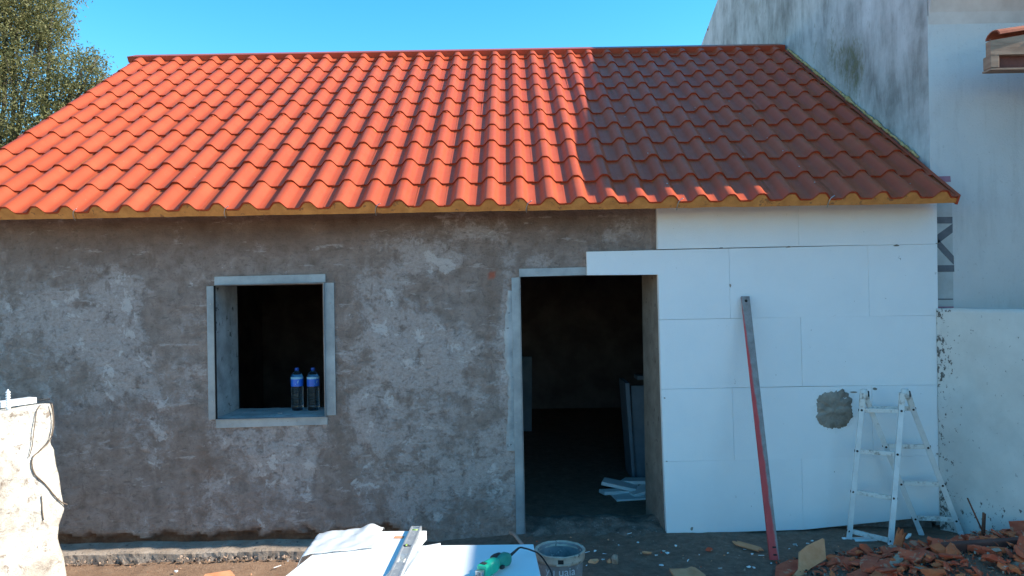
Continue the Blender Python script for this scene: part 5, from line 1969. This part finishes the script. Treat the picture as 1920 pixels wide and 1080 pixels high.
    # tan board and tile pieces
    def plate(name, px_poly, z_or_d, th, mat, label, cat, upright=False, lift=0.0):
        pts = [P(a, b, z_or_d(a, b)) if callable(z_or_d) else PZ(a, b, z_or_d) for a, b in px_poly]
        c = sum(pts, Vector()) / len(pts)
        nn = Vector()
        for i in range(len(pts)):
            nn += (pts[i] - c).cross(pts[(i + 1) % len(pts)] - c)
        nn.normalize()
        if nn.y > 0 and upright:
            nn = -nn
        if not upright and nn.z < 0:
            nn = -nn
        g = G()
        m = len(pts)
        vs = [p - c for p in pts] + [p - c - nn * th for p in pts]
        g.add(vs, [tuple(range(m)), tuple(reversed(range(m, 2 * m)))] + [(i, m + i, m + (i + 1) % m, (i + 1) % m) for i in range(m)])
        tag(g.build(name, mat, None, c + Vector((0, 0, lift))), label, cat)
    plate('board_piece', [(1487, 1080), (1498, 1067), (1499, 1035), (1515, 1022), (1543, 1009), (1546, 1014), (1549, 1048), (1533, 1058), (1520, 1066), (1500, 1084)], lambda a, b: 4.42 - 0.0016 * (b - 1045) + 0.0009 * (a - 1520), 0.012, M['tan'], 'jagged tan board piece propped on edge at the near end of the rubble', 'board piece', True)
    plate('board_piece', [(1255, 1066), (1285, 1066), (1296, 1062), (1304, 1064), (1322, 1077), (1330, 1092), (1268, 1092), (1262, 1076)], 0.03, 0.012, M['tan'], 'flat tan board piece lying on the dark ground before the foam wall', 'board piece', False)
    plate('board_piece', [(385, 1076), (432, 1069), (440, 1078), (444, 1092), (372, 1092)], -0.085, 0.010, M['tan'], 'sunlit orange board offcut on the dry soil near the wall stub', 'board piece', False)
    # curved tan shard by the straightedge
    o = link('tile_shard', shard_mesh('tile_shard', M['tan'], 0.165, 0.045, 0.010, 0.5, 331), None, PZ(1400, 1023, 0.012))
    o.rotation_euler = (0.3, 0.05, -0.75)
    tag(o, 'slender tan tile shard lying before the foam wall beside the straightedge', 'tile shard')
    for (px, py, sx, sy, sz, rz, mat, lab) in ((1113, 1053, 0.075, 0.04, 0.03, 0.1, 'tan', 'tan brick crumb nearest the bucket'), (1142, 1052, 0.028, 0.04, 0.03, 0.4, 'tan', 'small tan crumb between the bucket and the grey stub'),
                                               (1154, 1050, 0.045, 0.045, 0.065, 0.3, 'lump', 'upright grey mortar stub beside the tan crumbs'), (1214, 1036, 0.07, 0.03, 0.015, -0.4, 'tan', 'thin pale chip in front of the doorway corner'),
                                               (1329, 1030, 0.045, 0.04, 0.03, 0.1, 'clay', 'small brown clay crumb below the foam wall'), (1272, 974, 0.03, 0.02, 0.02, 0.2, 'lump', 'x')):
        if lab == 'x':
            continue
        o = link('crumb', hull_mesh('crumb', M[mat], sx, sy, sz, 16, px), None, PZ(px, py, sz * 0.35 - 0.005))
        o.rotation_euler.z = rz
        tag(o, lab, 'crumb')
    o = link('stone', hull_mesh('stone', M['lump'], 0.05, 0.05, 0.045, 16, 777), None, PZ(1172, 978, -0.06))
    tag(o, 'grey stone on the earth floor just inside the doorway', 'stone')
    # larger red tile lying flat in front of the rubble
    plate('tile_shard', [(1455, 1060), (1480, 1049), (1500, 1049), (1500, 1066), (1478, 1077), (1452, 1084)], 0.025, 0.014, M['clay'], 'flat red tile shard between the straightedge foot and the propped tan board', 'tile shard')
    # white polystyrene scraps on the ground
    crumbs = [hull_mesh('foam_crumb', M['foam_clean'], 0.028, 0.02, 0.012, 12, 500 + k) for k in range(3)] + [hull_mesh('foam_crumb', M['foam_clean'], 0.05, 0.008, 0.008, 10, 510)]
    spots = [(1116, 1033), (1134, 1038), (1130, 1049), (1101, 1035), (1231, 1041), (1244, 1033), (1251, 1037), (1267, 1023), (1311, 1040), (1397, 1030), (1410, 1039), (1445, 1029), (1446, 1056), (1490, 1021), (1480, 1029), (1523, 1014), (1515, 1019), (1494, 1023),
             (1404, 1063), (1413, 1064), (1602, 1071), (1100, 1060), (1196, 1017), (1180, 1000), (1240, 1060), (1350, 1065), (1290, 1050), (1160, 1022), (1365, 1037), (1427, 1041), (1634, 1075), (520, 1062), (330, 1071), (540, 1052)]
    for px, py in spots:
        me = r_.choice(crumbs)
        p = PZ(px, py, 0.003 if px > 800 else -0.1)
        o = link('foam_crumb', me, None, p)
        sc = r_.uniform(0.5, 1.15)
        o.scale = (sc, sc, sc)
        o.rotation_euler = (0, 0, r_.uniform(0, 6.28))
        tag(o, 'tiny white crumb of foam scattered on the bare ground', 'foam crumb', 'foam crumbs on the ground')
    plate('foam_chip', [(1697, 1008), (1703, 1000), (1709, 1000), (1708, 1004), (1701, 1009)], 0.012, 0.008, M['foam_clean'], 'white foam chip on the dark ground between the ladder legs', 'foam chip')
    plate('foam_chip', [(1602, 1010), (1640, 1011), (1645, 1013), (1604, 1014)], 0.008, 0.006, M['foam_clean'], 'flat white foam sliver under the ladder bottom rung', 'foam chip')
    # small loose stones on the soil
    h = G()
    for _ in range(1500):
        x, y = r_.uniform(-3.6, 3.0), r_.uniform(-2.2, -0.1)
        if x < -0.8 and y > -0.22:
            continue
        z = float(ground_z(np.array(x), np.array(y))) + 0.002
        q = r_.choice([0.003, 0.004, 0.006, 0.006, 0.010])
        c = Vector((x, y, z))
        vs = [c + Vector((r_.uniform(-1, 1), r_.uniform(-1, 1), r_.uniform(-0.6, 0.8))) * q for _ in range(4)]
        h.add(vs, [(0, 1, 2), (0, 3, 1), (1, 3, 2), (0, 2, 3)], r_.choice([0, 0, 0, 1, 2]))
    o = h.build('gravel', [M['lump'], M['tan'], M['clay']])
    tag(o, 'scattered grit on the bare earth in front of the house', 'gravel', None, 'stuff')


rubble()

# ------------------------------------------------------------------ tree behind the house
def tree():
    D = 13.0
    nr = np.random.default_rng(5)
    base = P(-40, 560, D)
    root = thing('tree', 'grey-green olive-leaved tree rising behind the end of the red roof', 'tree', (base.x, base.y, -0.1))
    L = Local(root)
    k = D / FPX
    blobs = [(20, 40, 95), (95, 45, 40), (-80, 60, 150), (60, 120, 85), (150, 140, 48), (176, 120, 26), (188, 150, 18), (130, 190, 55), (40, 210, 100), (100, 235, 50), (-60, 240, 140), (10, -70, 130), (60, -20, 65), (-150, 150, 160), (180, 170, 20), (60, 290, 70)]
    fork = Vector((base.x, base.y, 2.0))
    g = G()
    g.tube([Vector((base.x, base.y, -0.15)), Vector((base.x + 0.1, base.y, 0.9)), fork], [0.24, 0.17], 12)
    L.part(g, 'trunk', M['bark'])
    cents = [(P(a, b, D), r_ * k) for a, b, r_ in blobs]
    for c, r_ in cents:
        g = G()
        mid = fork.lerp(c, 0.5) + Vector((nr.uniform(-.3, .3), nr.uniform(-.3, .3), 0.25))
        g.tube([fork, mid, c, c + Vector((nr.uniform(-1, 1), nr.uniform(-1, 1), 0.8)) * r_ * 0.6], [0.05, 0.008], 6, 0, 4)
        L.part(g, 'branch', M['bark'])
        for _ in range(3):
            e = c + Vector(nr.normal(size=3)).normalized() * r_ * 0.9
            s_ = fork.lerp(c, 0.75)
            g = G().tube([s_, (s_ + e) / 2 + Vector((0, 0, 0.08)), e], [0.012, 0.003], 5, 0, 3)
            L.part(g, 'branch', M['bark'])
    # leaves in sprigs
    pos, tone = [], []
    for c, r_ in cents:
        n = int(360 * (r_ / 0.5) ** 2)
        for _ in range(n):
            d = nr.normal(size=3)
            d /= np.linalg.norm(d)
            d[1] *= 1.1
            rr = r_ * (1 - 0.55 * nr.random() ** 2.0)
            if fbm(d[0] * 1.8 + c.x, d[1] * 1.8, d[2] * 1.8 + c.z, 3) < -0.22:
                continue
            q = np.array(c) + d * rr
            tn = np.clip(0.45 + nr.normal() * 0.13, 0, 1)
            for _k in range(9):
                pos.append(q + nr.normal(size=3) * 0.055)
                tone.append(np.clip(tn + nr.normal() * 0.11, 0, 1))
    pos = np.array(pos)
    tone = np.array(tone)
    n = len(pos)
    ax = nr.normal(size=(n, 3)) + np.array([0, 0, 0.3])
    ax /= np.linalg.norm(ax, axis=1)[:, None]
    s2 = np.cross(ax, nr.normal(size=(n, 3)))
    s2 /= np.linalg.norm(s2, axis=1)[:, None]
    ln = nr.uniform(0.022, 0.040, n)[:, None]
    wd = nr.uniform(0.008, 0.013, n)[:, None]
    V = np.stack([pos - ax * ln, pos + s2 * wd, pos + ax * ln, pos - s2 * wd], 1).reshape(-1, 3) - np.array(root.location)
    me = bpy.data.meshes.new('crown')
    me.vertices.add(4 * n)
    me.vertices.foreach_set('co', V.ravel().astype(np.float32))
    me.loops.add(4 * n)
    me.loops.foreach_set('vertex_index', np.arange(4 * n, dtype=np.int32))
    me.polygons.add(n)
    me.polygons.foreach_set('loop_start', np.arange(0, 4 * n, 4, dtype=np.int32))
    me.update(calc_edges=True)
    me.validate()
    set_attr(me, 'tone', np.repeat(tone, 4))
    me.materials.append(M['leaf'])
    link('crown', me, root)
    print('leaves', n)


tree()
